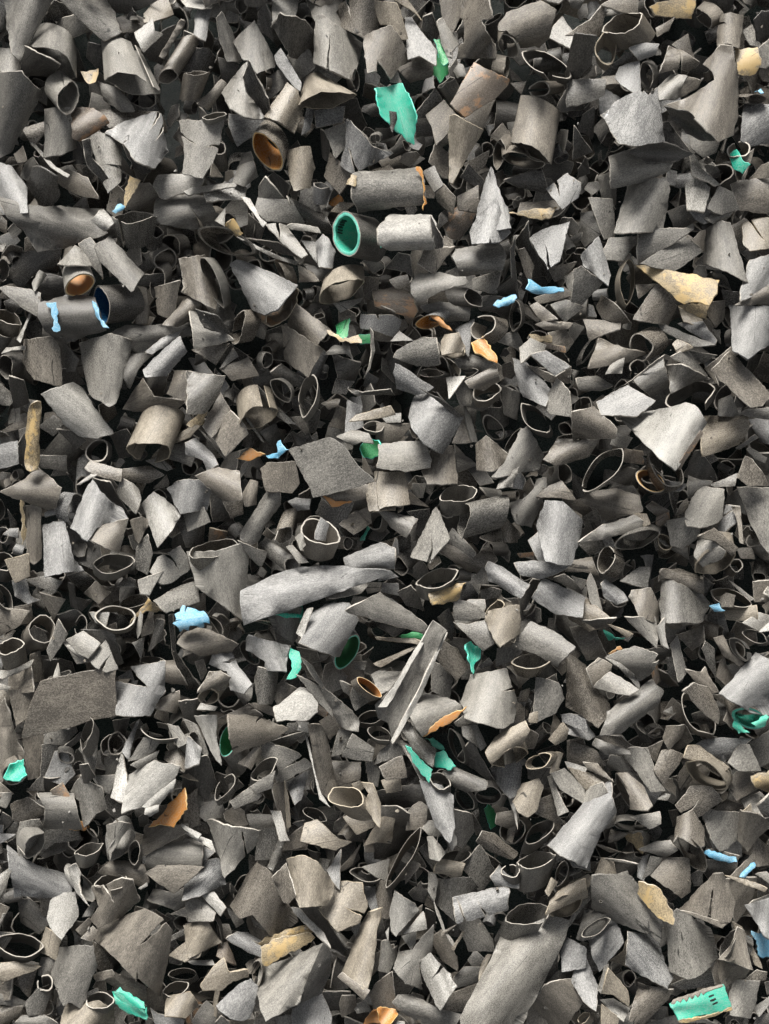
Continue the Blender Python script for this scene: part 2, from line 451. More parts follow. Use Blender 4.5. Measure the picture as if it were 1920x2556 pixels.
# ---------------------------------------------------------------- the pieces seen in the photograph
# P: sheet  "P <tone><layer> <axis>,<arc> <lean dir>,<lean deg>|outline|splits|words"
# R: pipe   "R <tone[/lining]><layer>|mouth centre, half axes, angle  far end  taper||words";  "+" = part of the piece before
DATA = r"""
@0 0
P g3 75,120 90,5|30,0 440,0 340,200 230,400 180,500 110,440 60,150||wide grey pipe half running out of the top left corner
P g3 60,110 90,0|-20,660 180,650 330,800 250,1000 100,1290 0,1340 -20,1340||broad dark grey pipe half leaving the left edge near the top
P l2 70,60 90,5|0,430 90,440 170,540 180,650 30,650 0,600||
R g3|465,530,225,110,-33 500,310 .8||
P d3 60,40 270,5|220,410 500,560 420,660 190,640 200,500||
P g2 60,20 90,5|490,180 640,140 770,260 570,330||
P g3 -50,60 90,10|540,0 900,0 980,110 1030,260 890,335 780,240 640,100||long grey tongue-shaped shard hanging from the top edge
P d1 0,40 90,0|950,0 1330,0 1240,60 1100,110 1000,100||
P b1 20,60 90,15|1010,160 1130,120 1250,170 1220,260 1060,270||
P t2 60,50 90,15|1260,110 1340,20 1440,0 1480,120 1310,180 1260,180||
R l4|1140,730,265,65,-17 1040,370 .68||wide light grey cut pipe with its dark mouth facing down
P d1 70,30 270,5|770,380 890,410 890,590 850,590 760,500||
R b3|1450,660,85,60,20 1640,360 1||
P b4 60,120 60,10|1380,480 1560,170 1600,200 1420,500||
P d2 60,30 270,10|1240,440 1400,290 1500,240 1390,540 1300,500||
P l2 50,50 90,15|1180,280 1320,180 1330,270 1400,290 1250,430||
R l4|590,850,140,105,80 480,740 .9||ragged pale ring with a black hollow
P y2 80,30 90,15|710,620 840,600 820,700 770,715||
P l3 80,40 90,8|390,960 590,945 650,1265 530,1320 380,1340 400,1120||
P r3 30,80 90,15|600,940 800,940 880,990 930,1060 700,1210 640,1180 620,1020||grey shell with a rusty orange stain
P b2 20,30 90,10|210,1110 380,1060 420,1090 290,1250||
P l3 -40,30 60,20|280,1240 320,1260 480,1440 590,1500 570,1520 440,1440||
P b2 0,30 90,10|880,950 1060,950 1330,970 1220,1010 1080,1060 960,1090 900,1010||
P c4 60,60 90,10|920,1150 1230,1000 1340,970 1390,990 1410,1110 1450,1300 1340,1440 1200,1390 1080,1240|1365,980>1290,1140 1400,1085>1340,1230|cool grey fan-shaped shard split by two cracks
P g2 -50,60 90,5|870,720 1000,760 1100,860 1140,940 1040,950 910,860||
P l4 100,60 60,8|780,1190 850,1150 1050,1220 1040,1560 930,1660 890,1570 940,1540 830,1380|1040,1445>890,1420|
+P d3 100,-90 0,10|720,1230 780,1210 800,1370 950,1540 890,1560 760,1420||
P d3 60,60 90,0|230,1650 290,1460 350,1460 480,1540 500,1700 380,1773 260,1640||
P c3 -60,90 90,10|0,1420 100,1450 225,1620 230,1773 0,1773||
P b2 -30,50 90,0|490,1540 580,1480 740,1540 820,1700 700,1680 540,1600||
P y4 70,40 90,15|1120,1520 1210,1560 1120,1720 1085,1773 1080,1680||thin straw-coloured splinter standing beside a blue sliver
P b2 45,30 90,0|1150,1610 1290,1600 1400,1740 1380,1773 1120,1773||
P l3 10,30 90,10|1340,1600 1380,1520 1690,1520 1680,1600 1450,1710 1390,1690||
@480 0
P w2 0,30 90,15|0,0 140,0 150,60 70,70 0,55||
P c2 80,60 90,10|60,80 150,90 110,330 20,280 30,150||
P g1 80,20 90,0|180,10 260,0 380,0 380,170 230,160||
P g2 70,60 60,10|220,180 260,130 340,280 410,500 300,500 240,330||
P d1 80,20 90,0|0,280 80,350 90,420 0,470||
P d1 80,60 90,0|0,430 130,430 190,510 150,620 0,600||
P g3 60,40 90,8|370,370 540,200 640,380 710,530 700,570 560,620 500,520 440,500||
P d2 100,-120 90,0|615,20 660,120 690,340 570,230 580,120||
P w1 80,20 90,15|705,0 910,0 870,150 760,130 705,190||
P d3 60,70 90,0|700,240 770,130 970,190 1050,320 1040,540 840,470 780,350||
P c3 -50,40 60,10|720,490 770,430 860,580 930,700 920,770 800,640 740,560||
P g2 -50,40 90,0|840,490 950,430 1010,450 1050,580 960,650 930,690||
P l3 70,30 90,5|1080,150 1130,145 1450,370 1380,660 1060,530 1060,340|1180,580>1200,280|large light grey four-sided shard with a vertical crack
P l1 80,30 90,10|1010,0 1290,0 1230,100 1300,220 1080,170||
P b2 80,60 90,0|1230,90 1340,20 1580,0 1590,240 1470,300 1310,220|1340,30>1370,140|
P b4 70,40 90,5|1490,320 1662,230 1750,310 1840,510 1780,550 1720,570 1662,680 1600,500 1600,610 1520,625||brown grey shard with a long tear above the teal cup
R t4|1160,865,250,68,13 1040,650 .25||pale tan cone lying on its side with a dark slanted mouth
P l4 60,100 120,10|260,800 440,570 490,530 440,660 480,790 620,1000 590,1020 460,1000 330,930||pale curled triangular shard with a folded upper tip
+P d3 60,-60 270,10|450,680 500,550 650,850 660,920 620,980 480,790||
R b3|615,680,110,35,95 660,690 .9||
P g2 60,40 90,5|650,680 750,620 820,720 690,830 640,830||
P t4 55,120 90,8|630,1000 820,720 910,790 960,950 880,1140 740,1040 700,1030||tan grey half pipe lying under the pale cone
P c2 80,20 90,15|950,1150 990,950 1060,950 1020,1100||
P c2 10,20 90,15|1080,960 1300,930 1280,1050 1090,1090||
R d3|1415,690,100,35,92 1370,700 1||
P c2 10,40 270,5|340,1000 600,1030 580,1110 510,1170 400,1240 340,1100||
R b4/o|650,1310,200,100,-55 720,1180 .85||pointed pipe ring with an orange lining
P t4 75,100 90,5|810,1310 930,1275 1015,1270 1060,1450 1020,1620 880,1640 850,1560||tan six-sided half pipe beside the orange-lined ring
P l3 60,30 90,10|1150,1130 1320,1070 1330,1250 1240,1350||
P c4 60,30 90,8|1330,1040 1370,1050 1480,1180 1560,1270 1662,1320 1430,1480 1380,1490 1280,1420 1330,1250|1420,1470>1350,1270|
P b3 70,30 60,5|1150,1520 1190,1330 1390,1500 1270,1660||
P l4 80,50 90,6|-110,1050 270,1030 230,1240 190,1360 90,1530 -80,1490 -60,1340|225,1265>100,1270 -70,1150>40,1250|pale pinkish grey tapering shard with a rolled top edge
+R l4|190,1000,105,32,10 180,1060 1||
P g3 60,80 90,5|360,1570 400,1440 520,1400 560,1520 450,1600||
P l3 5,30 90,5|110,1640 340,1590 450,1620 430,1720 140,1730||
P l3 5,30 90,25|0,1640 160,1600 350,1585 360,1610 0,1680||
P g3 50,30 90,5|570,1773 580,1620 630,1545 840,1773||
P g2 60,30 90,5|930,1773 950,1640 1060,1620 1100,1773||
P o1 60,40 90,5|1190,1750 1260,1690 1300,1730 1270,1773||
P d2 60,-80 90,0|660,1550 710,1500 830,1600 800,1700||
R b3|40,630,110,25,5 0,850 .8||
P b2 50,60 270,5|60,880 200,740 240,700 290,740 150,930||
P d1 0,30 90,0|240,515 390,570 350,690 280,740||
@960 0
P t3 100,40 90,0|0,20 100,40 190,320 130,330 30,210 0,210||
P c3 -60,50 90,10|190,170 240,165 340,310 440,430 430,545 300,470 210,500 200,380|430,540>290,465|
P e4 -60,80 90,10|430,340 480,340 490,400 550,530 510,560 470,480||torn green strip hanging below a bone-like splinter
P e1 80,60 90,0|440,480 550,560 540,640 480,700 430,640||
P l4 -60,60 60,10|460,190 500,160 590,300 640,380 580,440 585,490 540,480 500,390||pale bone-like splinter with a small hole at its end
P b2 80,40 90,5|490,0 640,0 640,150 580,270 520,180||
P b3 20,40 90,5|690,0 880,0 920,160 830,180 860,260 945,390 940,480 640,480 650,390 700,360 690,170 640,160||
P d2 80,60 0,10|340,160 410,135 460,300 400,370 330,300||
P b1 20,60 90,5|130,590 290,500 400,560 390,650 230,700||
P b4 20,50 90,10|1060,110 1340,10 1470,90 1410,330 1330,400 1180,410 1150,330 1060,260 990,260 1000,200||broad brown grey many-sided disc with a curled lower left lip
R b3|1070,400,130,75,-60 1060,290 .9||
P w2 -40,20 90,15|1420,310 1540,160 1640,310 1640,430||
R d4|1400,550,230,95,-28 1440,610 .95||wide thin black ring leaning against a dark board
R b3|1340,770,88,70,0 1480,760 .85||small dark pipe stub with a round black mouth
P d4 75,20 200,5|1645,300 1770,320 1730,560 1640,720 1560,770||
P r4 45,40 90,0|775,545 1070,690 1050,750 900,880 700,1000 580,890 700,680||dark grey board shard with one rust-stained corner
P b2 60,20 90,0|690,1010 940,880 850,1110||
P t4 70,30 90,10|565,1010 610,1000 850,1130 590,1570 565,1560||pale tan wedge narrowing to a point at its bottom
P b3 60,30 90,5|370,1000 510,880 610,1000 565,1090 540,1150 450,1240 420,1110||
P d2 40,20 90,0|290,960 430,780 490,900 380,1000 300,1010||
P d1 0,20 90,0|270,1000 370,1030 420,1160 280,1170||
P G4 80,-100 90,5|0,770 150,730 220,860 270,1000 250,1240 190,1210 150,1150 90,1110 0,1000 -60,860 -60,790||bright teal green hollow cup shard with a torn edge
P d4 80,80 60,10|40,960 100,970 110,1030 70,1140 50,1100||
P l3 80,40 90,10|50,700 95,580 150,720||
R b4|1270,1320,190,50,-25 1350,900 .95||large brown grey pipe barrel with a torn left edge
R b3|1200,1390,190,55,-8 1170,1310 .9||
R b2|990,1330,140,55,80 1060,1250 .9||
P c4 80,60 90,8|920,1450 960,1560 1010,1700 1060,1773 1090,1960 820,1980 800,1850 860,1600||tall cool grey triangular shard standing point up
P d2 10,60 90,0|1070,1560 1330,1450 1390,1640 1370,1670 1140,1600||
P c4 50,60 90,8|1400,1630 1580,1500 1662,1580 1662,1700 1540,1773|1480,1570>1520,1720|
P b2 -60,30 90,5|400,1400 450,1260 560,1350 560,1530 500,1510||
P g3 -60,40 90,5|340,1490 430,1440 500,1590 430,1650||
P b2 -50,40 90,0|430,1650 500,1600 600,1700 580,1773 470,1740||
P b3 30,50 90,8|640,1700 800,1610 820,1770 650,1790||
P g5 3,150 90,0|-260,1500 -180,1480 270,1450 330,1560 350,1760 -220,1830 -270,1700||weathered grey pipe piece with rusty ends above the green-mouthed ring
+P o4 80,40 0,10|275,1445 325,1475 365,1750 335,1775 330,1560||
+P y4 80,60 90,10|-330,1590 -290,1510 -240,1520 -255,1610||
P b1 40,20 90,0|700,1420 890,1320 860,1430 770,1520||
R b3|1060,580,90,25,80 950,560 1||
P b2 20,20 90,0|1100,720 1220,700 1180,800||
P d2 60,60 90,0|1500,920 1600,740 1680,720 1680,930 1540,950||
P d1 80,20 90,0|560,610 620,520 660,670 580,800||
P t2 -50,40 90,10|90,0 200,0 310,160 240,90||
@1440 0
P b3 55,40 90,8|0,290 120,170 230,40 230,130 200,300||
P b3 10,30 90,5|230,40 300,0 520,0 520,110 400,100||
R b4|400,200,190,70,20 510,350 .95||brown grey scrolled pipe end near the top edge
R t4|255,420,140,95,100 240,500 .8||pointed loop of pale brown pipe with a black hollow
P b4 20,60 90,5|720,630 800,400 900,430 1060,540 960,620 890,590|890,600>900,440|
P c4 20,60 90,5|460,410 600,370 710,380 680,470 540,520||
P d3 40,40 90,0|220,650 430,460 540,500 340,640||
P c4 80,50 200,10|330,670 370,580 540,530 550,780 490,800 400,740||
R d3|600,660,130,55,100 650,640 1||
P c5 80,80 90,8|330,890 430,830 540,790 600,840 690,760 750,1210 500,1250 370,1230 220,990 270,960|610,840>580,780|large pale blue grey bucket-like half pipe
P c3 -50,40 120,10|200,850 260,780 370,850 310,890 290,1020 210,970||
P l4 40,90 120,10|680,770 820,640 950,660 850,860 720,860||
P b3 40,40 90,0|850,850 970,670 1070,700 1040,760 930,820||
P b5 60,90 90,6|765,910 960,840 1110,750 1200,690 1170,620 1095,560 1190,460 1240,400 1340,410 1370,560 1390,700 1385,950 1350,1150 1220,1210 1100,1080 960,960||large brown grey flared cone with a slanted dark opening
+P d4 -33,-90 270,15|770,930 960,970 1100,1090 1215,1210 1100,1210 960,1150 830,1020||
P b4 85,110 90,5|1250,130 1330,110 1440,140 1400,410 1310,370 1215,390 1220,250|1230,205>1300,215|
P y4 30,30 90,10|1370,420 1560,410 1590,560 1540,635 1400,635||ochre-stained block near the top right corner
P l3 -60,40 90,10|1440,270 1520,220 1560,330 1600,400 1500,380||
P d3 80,-110 90,0|1540,180 1600,110 1680,120 1680,560 1590,420 1560,300||
P b2 60,20 90,0|840,390 960,310 1010,490 1000,500||
R b3|1100,160,105,40,-50 1200,100 1.2||
P y2 10,40 90,5|660,60 780,20 1000,0 970,150 840,130 700,120||
P b3 40,50 90,10|690,240 840,150 790,260 700,310||
P g4 20,40 90,8|0,700 100,680 250,690 230,820 130,870 0,920||
P d2 70,40 90,0|20,1110 60,1000 140,940 150,960 130,1180||
P d3 50,30 90,0|0,1100 130,1310 0,1370||
R d3|260,1260,140,40,75 230,1300 1||
P l4 15,100 90,10|290,1350 560,1270 470,1320 580,1390 820,1400 770,1490 600,1560 310,1620||pale boat-shaped half pipe with a dark hollow
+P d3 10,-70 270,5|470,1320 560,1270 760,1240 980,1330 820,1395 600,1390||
P d2 -40,30 90,0|740,1080 800,1070 990,1330 760,1250||
P l4 80,30 90,8|440,1570 760,1540 800,1640 740,1980 330,2000 400,1760||large flat light grey four-sided shard near the right side
P l4 -50,50 60,8|980,1330 1030,1350 1080,1460 1240,1590 1190,1600 1050,1530 1000,1520||
P w4 80,40 90,10|940,1600 1040,1520 1150,1620 1100,1773 960,1790||
P g4 60,30 90,5|1120,1773 1230,1610 1350,1660 1400,1773 1250,1850||
P c3 10,40 90,10|1440,1000 1460,900 1680,920 1680,1220 1500,1250 1430,1200||
R b4|1400,1290,100,70,10 1430,1380 .9||small ring with a teal inside by the right edge
+P G3 30,40 90,0|1330,1360 1380,1300 1420,1370 1490,1420 1430,1490 1350,1430||
P b4 60,40 270,5|1270,1400 1340,1390 1480,1330 1530,1290 1440,1560 1430,1530 1490,1420||
P b3 20,40 90,5|1350,1600 1680,1530 1680,1773 1420,1773||
P g2 40,50 90,0|990,1180 1220,1220 1190,1310 1100,1350 1010,1280||
R b3|1540,860,90,45,10 1420,850 .9||
P B4 10,40 90,10|1540,790 1590,765 1615,800||
P b3 40,30 90,5|1500,1540 1600,1430 1680,1400 1680,1530||
@0 512
P g3 -8,100 90,8|10,0 200,5 480,20 860,40 790,130 890,230 700,300 560,350 340,380 230,210 100,110||long dark grey spear-shaped half pipe pointing left
R g4|1155,100,195,58,2 1170,330 .75||grey tapered pipe cup with an oval dark mouth beside the blue sliver
P w4 -35,60 90,8|790,130 860,45 900,40 990,150 900,225||
P B5 45,60 90,15|970,50 1040,0 1080,10 1000,70||thin blue sliver poking out of a grey pipe mouth
P g3 -30,40 90,8|690,340 780,290 830,350 880,610 800,520||
P g4 -55,60 90,8|830,350 950,270 1240,590 1130,740 870,490||oblong grey half pipe slanting down to the right
P l4 90,80 90,5|510,500 650,350 700,380 790,520|510,515>650,500|
R l4/o|690,690,140,85,25 650,540 .85||pale ring with a bright orange lip left of the oblong half pipe
P d1 60,60 90,0|90,600 180,420 370,400 500,400 470,580 300,580 200,700||
P l3 80,90 60,10|280,670 340,570 400,610 300,740||
P d2 10,60 90,0|390,600 530,640 560,780 400,820 330,720||
P g3 -20,40 90,8|0,720 60,705 250,730 335,760 320,950 180,870||light grey wedge with its point at the left edge
R d3/B|880,860,175,70,-80 1180,830 .9||dark pipe with a deep blue inside facing left
P d4 10,130 90,15|335,850 600,770 810,800 900,1080 640,1170 520,1170 400,1090 335,960||dark weathered pipe piece with a light blue torn band
+P B5 85,40 90,5|400,850 480,845 500,930 495,1010 520,1080 490,1090 450,1060 470,990 445,890||
+P B5 -70,60 30,10|800,830 830,850 870,990 940,1055 890,1050 830,960||
P b2 70,60 90,0|1190,730 1260,740 1290,900 1270,1000 1180,1000||
P b3 85,60 90,5|1340,720 1550,665 1500,975 1370,930|1350,810>1380,790|
R d2|1360,680,60,150,0 1430,620 1||
P b3 50,110 90,5|1420,1020 1640,770 1680,790 1660,950 1540,1040||
P g2 -5,110 90,5|960,1130 1120,1050 1662,1020 1662,1100 1400,1170 1260,1280 1100,1200||
P c4 40,80 90,8|1260,1480 1240,1420 1350,1310 1550,1140 1610,1270 1440,1470||pale bluish half pipe slanting up to the right
P c3 40,60 90,8|1270,1260 1400,1150 1560,1090 1500,1180 1320,1280||
P l4 82,110 90,6|690,1200 960,1120 1140,1180 1100,1350 1000,1700 940,1730 780,1620 720,1380||tall pale brown funnel-shaped half pipe narrowing downward
P b3 85,60 90,5|220,1180 440,1150 500,1250 520,1540 300,1490 210,1360||brown grey squarish shard with a pale left edge
P l3 20,70 90,10|20,1280 60,1230 210,1220 210,1250 110,1250||
R d2|50,1400,120,50,100 160,1350 1||
P d2 85,40 90,0|500,1170 540,1180 670,1330 640,1420 540,1410||
P d1 80,40 90,0|510,1430 640,1420 720,1540 540,1540||
P d2 85,60 90,0|90,1500 200,1530 240,1700 130,1740||
P b2 60,40 90,5|1460,1620 1520,1450 1640,1450 1662,1680 1560,1700||
P l3 70,60 60,10|150,1150 250,940 270,930 180,1180||
R b2|70,970,130,60,-20 60,1080 .9||
R d2|30,560,100,55,100 -40,600 1||
P d1 20,40 90,0|1190,610 1400,600 1400,690 1200,690||
P d1 40,30 90,0|1150,460 1320,400 1330,540 1240,560||
P g2 60,60 90,0|1080,1300 1300,1300 1190,1420 1130,1560 1080,1480||
P d1 60,60 90,0|1250,1500 1440,1480 1400,1640 1250,1700||
@480 512
P g2 40,40 90,5|-270,0 130,0 200,160 110,190 -120,180 -300,120|100,130>-50,-40|
R d4/b|290,310,260,110,-22 380,340 .8||pointed brown-lined pipe ring holding curled strips
P y4 -50,60 90,10|290,180 360,120 440,240 380,270||
P l3 60,80 120,10|200,130 290,20 280,180||
P w4 -45,40 90,8|430,0 500,0 590,110 640,150 610,185||thin white stalk with a knobbed end
P g3 20,40 90,5|550,50 580,0 850,0 960,165 650,130||
P l4 -50,60 60,10|640,170 820,150 840,220 990,420 940,450 780,330|740,170>760,330|
P l4 -10,60 90,15|820,180 860,160 1080,190 1110,240 860,210||
P w2 -60,20 90,15|950,310 1080,320 1070,480||
P c3 70,100 90,5|1070,330 1130,260 1180,300 1230,400 1210,530 1100,520||
P l3 -28,70 90,20|410,280 520,330 720,430 900,480 870,500 700,450 480,340||
P c4 -45,90 90,8|330,520 400,480 640,570 900,690 860,740 720,900 620,940 520,900 430,700||large pale bluish cone-shaped half pipe pointing up left
+R r3|780,870,200,90,58 640,800 .9||
P b3 80,100 90,5|-100,480 110,445 180,640 215,740 190,880 0,740 -60,700||
R g3|170,660,240,60,-65 240,640 .9||
R b3|760,560,100,25,-72 870,590 .95||
P b3 -40,60 90,8|920,520 1050,590 1090,650 930,660||
R t4|1280,745,210,80,18 1300,600 .9||pale tan shell with an arched dark mouth below the green-mouthed ring
P l3 -20,40 90,10|1230,850 1470,800 1440,840 1290,920||
P g4 10,60 90,5|0,920 40,900 350,1160 20,1230||
+P d3 -40,-60 270,10|40,910 220,970 340,1140 120,1050||
R b4|395,1060,150,50,70 540,1040 .95||brown grey pipe stub with a pale notched mouth
P b3 -40,60 90,5|870,840 1180,1070 1070,1200 835,1040||oblong brown shard slanting down towards a green strip
P b4 70,40 90,8|775,1045 880,1090 1130,1250 1000,1480 880,1400 800,1330|850,1240>870,1090|broad tan grey five-sided shard left of the green strip
P e4 80,60 90,10|1240,1040 1360,980 1330,1140 1240,1130||
P e3 10,40 90,5|1430,1130 1550,1110 1550,1190 1460,1195||
P y4 -15,40 90,15|1170,1080 1300,1150 1430,1120 1460,1190 1300,1180 1220,1130||
P l3 10,100 90,15|1160,1290 1220,1220 1350,1220 1380,1330 1330,1280||
P b3 20,40 90,5|10,1250 310,1200 200,1370||
P l3 60,60 120,10|250,1400 350,1240 390,1310||
P b3 10,40 90,5|250,1410 480,1320 560,1470 350,1510||
R g3|650,1340,75,45,80 600,1330 1||
P d3 -30,80 90,5|690,1450 780,1380 960,1500 930,1570 740,1500||
R g4|770,1600,130,65,-45 800,1580 .9||
R g4|1000,1640,180,80,75 1030,1700 .9||tall thin pointed hoop left of a tangle of dark strips
P d2 40,80 90,0|1230,1300 1440,1370 1400,1500 1270,1480||
P c3 60,20 90,5|1470,950 1700,960 1780,1000 1720,1130 1550,1070 1470,1060|1600,955>1640,1010|
P g4 85,70 180,20|1535,1070 1560,1100 1580,1250 1540,1400 1480,1490 1550,1300||
P g4 30,40 90,8|0,1440 280,1480 220,1650 110,1773 0,1773||
P d3 70,60 90,0|1360,1580 1480,1620 1662,1590 1662,1640 1430,1640||
R d5/G|1335,250,205,125,100 1560,300 .98||short dark pipe with a bright teal green lining and round mouth
+P G5 80,40 90,5|1590,240 1640,220 1670,200 1670,330 1630,360||
P d2 20,60 90,0|850,0 1120,80 1200,220 1000,240 920,120||
P d1 -40,40 90,0|500,300 740,330 900,440 730,400||
P b1 80,40 90,0|1480,640 1610,640 1590,800 1500,830||
P b2 60,60 90,0|1520,820 1680,930 1530,950||
P t2 10,30 90,5|1280,0 1400,0 1300,60 1210,50||
P d2 60,60 90,0|980,520 1200,540 1130,650 1060,620||
@960 512
P w6 -2,140 90,3|20,110 50,85 400,90 440,160 415,300 430,375 60,390 -40,330 -50,200||pale smooth half pipe lying right of the teal-lined pipe
+P d4 85,-100 90,0|400,92 430,160 500,290 500,360 435,375 415,280||
P b4 -70,40 90,5|300,490 340,420 600,360 580,300 520,270 460,400|
P b4 60,40 90,5|290,500 350,380 605,360 430,590||
P b3 70,30 90,5|215,480 240,395 330,400 370,570 260,610||
P d3 70,50 90,0|20,540 120,420 210,440 240,620 180,570||
P l5 20,70 90,8|235,690 290,600 480,580 610,620 690,620 720,680 600,700 300,835 240,760||pale blunt shell with a folded right edge
P g3 -5,110 90,5|330,880 480,840 720,880 710,990 540,1000 380,930||
R d3|770,800,100,55,-50 620,800 1.2||
P g4 8,90 90,5|590,440 620,380 980,320 1040,430 1020,550 670,620||oblong grey half pipe left of a blue-fringed shard
P g2 40,40 90,0|780,640 960,580 990,590 960,750 790,710||
P d2 60,60 90,0|1000,700 1100,640 1130,770 960,760||
P c4 85,100 90,8|740,230 800,100 960,0 1080,230 1000,310 760,330|915,320>905,270|
P r1 50,60 90,0|500,120 640,20 780,50 740,160 650,280 580,260||
P y3 -5,40 90,8|1080,70 1200,50 1480,20 1430,100 1360,120||
P b2 0,40 90,8|1200,0 1500,0 1480,30 1180,50||
P c4 60,40 90,8|1250,290 1380,210 1590,150 1510,480 1420,540|1420,540>1380,290|light grey pointed shard tapering downward
P d2 60,40 90,0|1140,330 1250,180 1260,330 1390,580 1280,600||
P d2 85,-100 0,5|1090,400 1130,300 1120,420 1160,780 1110,640||
P b3 80,60 90,0|1150,400 1210,380 1290,520 1260,660 1210,580||
P b2 40,40 90,5|1430,540 1640,500 1570,620 1480,650||
P b3 10,40 90,0|1310,800 1540,710 1620,780 1340,850||
P B5 -15,60 90,15|1230,720 1250,640 1290,660 1360,710 1540,715 1545,740 1390,760 1280,755||light blue fringed strip standing on edge
P B5 25,60 90,15|945,860 1010,820 1130,775 1140,800 1090,850 990,885||small pale blue strip left of the blue fringed strip
R d3|1130,960,140,55,88 1160,950 1||
P d2 60,40 90,0|820,780 1080,820 1050,980 960,920 840,900||
R c4/o|390,1010,125,60,10 480,960 .9||
+P o4 -40,80 60,5|390,950 440,940 580,1080 480,1040||
P c3 70,50 90,8|620,1080 770,1000 740,1160 730,1300 690,1250||
R b4|850,1050,130,75,52 960,1090 1.1||round-lipped brown pipe stub with a pale rim
P o5 -55,-60 60,5|760,1190 850,1140 970,1320 970,1360 880,1310 780,1250||bright orange yellow hollow shard
P t5 85,100 90,6|490,1180 520,1120 640,1105 690,1220 670,1260 500,1290||short tan pipe stub left of the orange yellow shard
R t4|600,1290,100,40,8 600,1230 1||
P g4 10,70 90,5|85,1310 120,1250 320,1145 440,1150 470,1370 280,1390||dark grey domed shard above a thin oval ring
P c4 -30,70 90,3|85,1450 100,1370 210,1430 300,1500 420,1570 270,1640 110,1580||
R g3|400,1450,110,35,-3 460,1460 1||
P g3 -10,60 90,5|620,1340 740,1290 940,1370 810,1440 650,1400||
R d3|700,1450,110,40,10 720,1480 1||
P b5 25,100 90,8|700,1520 960,1390 990,1520 860,1600 740,1580||
R b4|880,1610,130,70,15 880,1680 .9||curled brown ring under an arched strip
P g2 20,40 90,5|960,1160 1130,1090 1190,1220 1160,1240||
P c3 -50,80 90,5|1120,1340 1240,1380 1440,1600 1380,1720 1200,1640 1150,1500||
P l4 70,50 60,10|1170,1230 1260,1150 1400,1210 1380,1250 1260,1290 1180,1360||
P c5 -30,40 90,12|1270,1290 1400,1260 1600,1390 1470,1470||bright cool grey flat blade resting on a curled shard
P b3 20,40 90,0|1230,1380 1480,1480 1600,1400 1590,1530 1420,1520||
P l3 70,30 90,8|1370,1730 1490,1510 1590,1620 1620,1773 1440,1773||
P y3 -10,30 90,10|1260,1120 1420,1120 1440,1180 1330,1180||
P r3 -20,40 90,5|1390,1190 1550,1220 1560,1270 1400,1230||
P b2 20,40 90,5|1430,1110 1560,1080 1620,1180 1560,1260 1450,1180||
P b4 -30,40 90,8|1260,870 1320,840 1490,980 1360,1000||
P b4 3,70 90,8|1310,1030 1380,1000 1620,1020 1590,1070 1400,1080||
P g3 30,40 90,5|1450,860 1560,820 1662,880 1560,1000||
P r2 20,60 90,5|0,760 80,730 220,790 260,910 200,1010 160,940 0,870||
P b2 40,40 90,0|0,980 170,1000 180,1060 60,1170 0,1150||
P w3 20,40 90,12|60,1170 130,1090 240,1170||
P g1 60,60 90,0|1020,1580 1160,1640 1140,1773 1040,1773||
P l3 40,30 90,8|1560,620 1662,530 1680,800 1600,740||
P b1 20,40 90,0|60,650 190,610 240,770 130,760||
@1440 512
P g2 80,40 90,5|120,0 300,0 320,240 240,270||
P g4 10,40 90,8|550,210 1000,210 930,260 540,500 530,360||
P g4 20,30 90,8|560,500 930,270 1080,400 840,570||
P l3 0,40 90,8|230,400 290,290 530,270 530,340 480,350 400,470 240,460||
P c4 -60,80 90,10|40,430 190,280 290,600 270,690 60,520||
P g4 40,30 90,8|0,560 40,530 225,670 40,860 0,830||
R t4|440,660,210,60,88 400,700 1.1||tall pale brown folded pod with a slit opening
P y5 -20,50 90,8|520,520 900,590 1220,650 1200,760 1140,860 1040,830 930,850 700,660||straw-coloured triangular shard with a small hole
P y4 -20,40 90,5|880,870 1070,850 1140,870 1120,990 960,920||
P t3 10,-60 90,5|890,890 1000,940 1080,990 1050,1040 930,1000||
P b4 60,20 90,5|495,980 690,690 720,690 860,870 790,1030||large flat brown grey four-sided shard below the straw-coloured one
P b3 20,40 90,5|520,690 680,680 540,800||
P g4 70,80 90,6|1120,210 1250,140 1330,160 1390,380 1480,660 1310,570 1100,500||light grey cone-shaped half pipe near the right edge
P c3 20,40 90,10|960,0 1370,0 1300,100 1110,150 1040,110||
P l3 20,60 90,5|1110,110 1370,20 1270,150 1190,160||
R d2|1400,80,90,40,60 1450,40 1||
P t3 80,30 90,10|1440,170 1530,130 1680,120 1680,360 1500,380 1450,330|1500,140>1640,330|tan shard with a dark crack at the right edge
P c4 70,100 90,10|1500,480 1680,430 1680,720 1420,820 1420,720||
P b5 30,60 90,10|1370,860 1490,800 1680,680 1680,860||
P c5 80,50 90,8|1325,870 1380,870 1680,880 1680,1190 1480,1320 1350,1250||large pale cool grey folded sheet at the right edge
P b2 80,60 90,0|1140,850 1270,840 1260,980 1200,1040 1140,950||
P d3 85,100 60,5|1280,1160 1330,1060 1330,1220 1290,1210||
R b4|550,1230,130,100,-55 680,1170 1||short brown half ring arching over a dark hollow
P g4 -25,40 90,5|700,1010 800,1050 1190,1200 1000,1220 740,1080||
P c3 -40,50 90,10|890,1030 1090,1010 1200,1160 1180,1200||
P b3 -5,50 90,5|70,990 370,1010 360,1070 190,1130 120,1170||
P b3 50,80 90,5|180,890 220,790 350,880 450,1010 370,1020 220,970||
P b4 60,40 90,5|110,1410 200,1155 420,1240 600,1280 400,1370||
P l4 40,80 90,8|250,1460 300,1360 410,1320 390,1450||
R d2|530,1400,70,70,0 520,1450 1||
P g4 25,110 90,5|500,1510 740,1320 810,1610 680,1680 560,1580||ribbed dark grey half pipe above a light flat slab
+P d3 25,-90 90,0|330,1590 480,1510 740,1310 720,1350 500,1500||
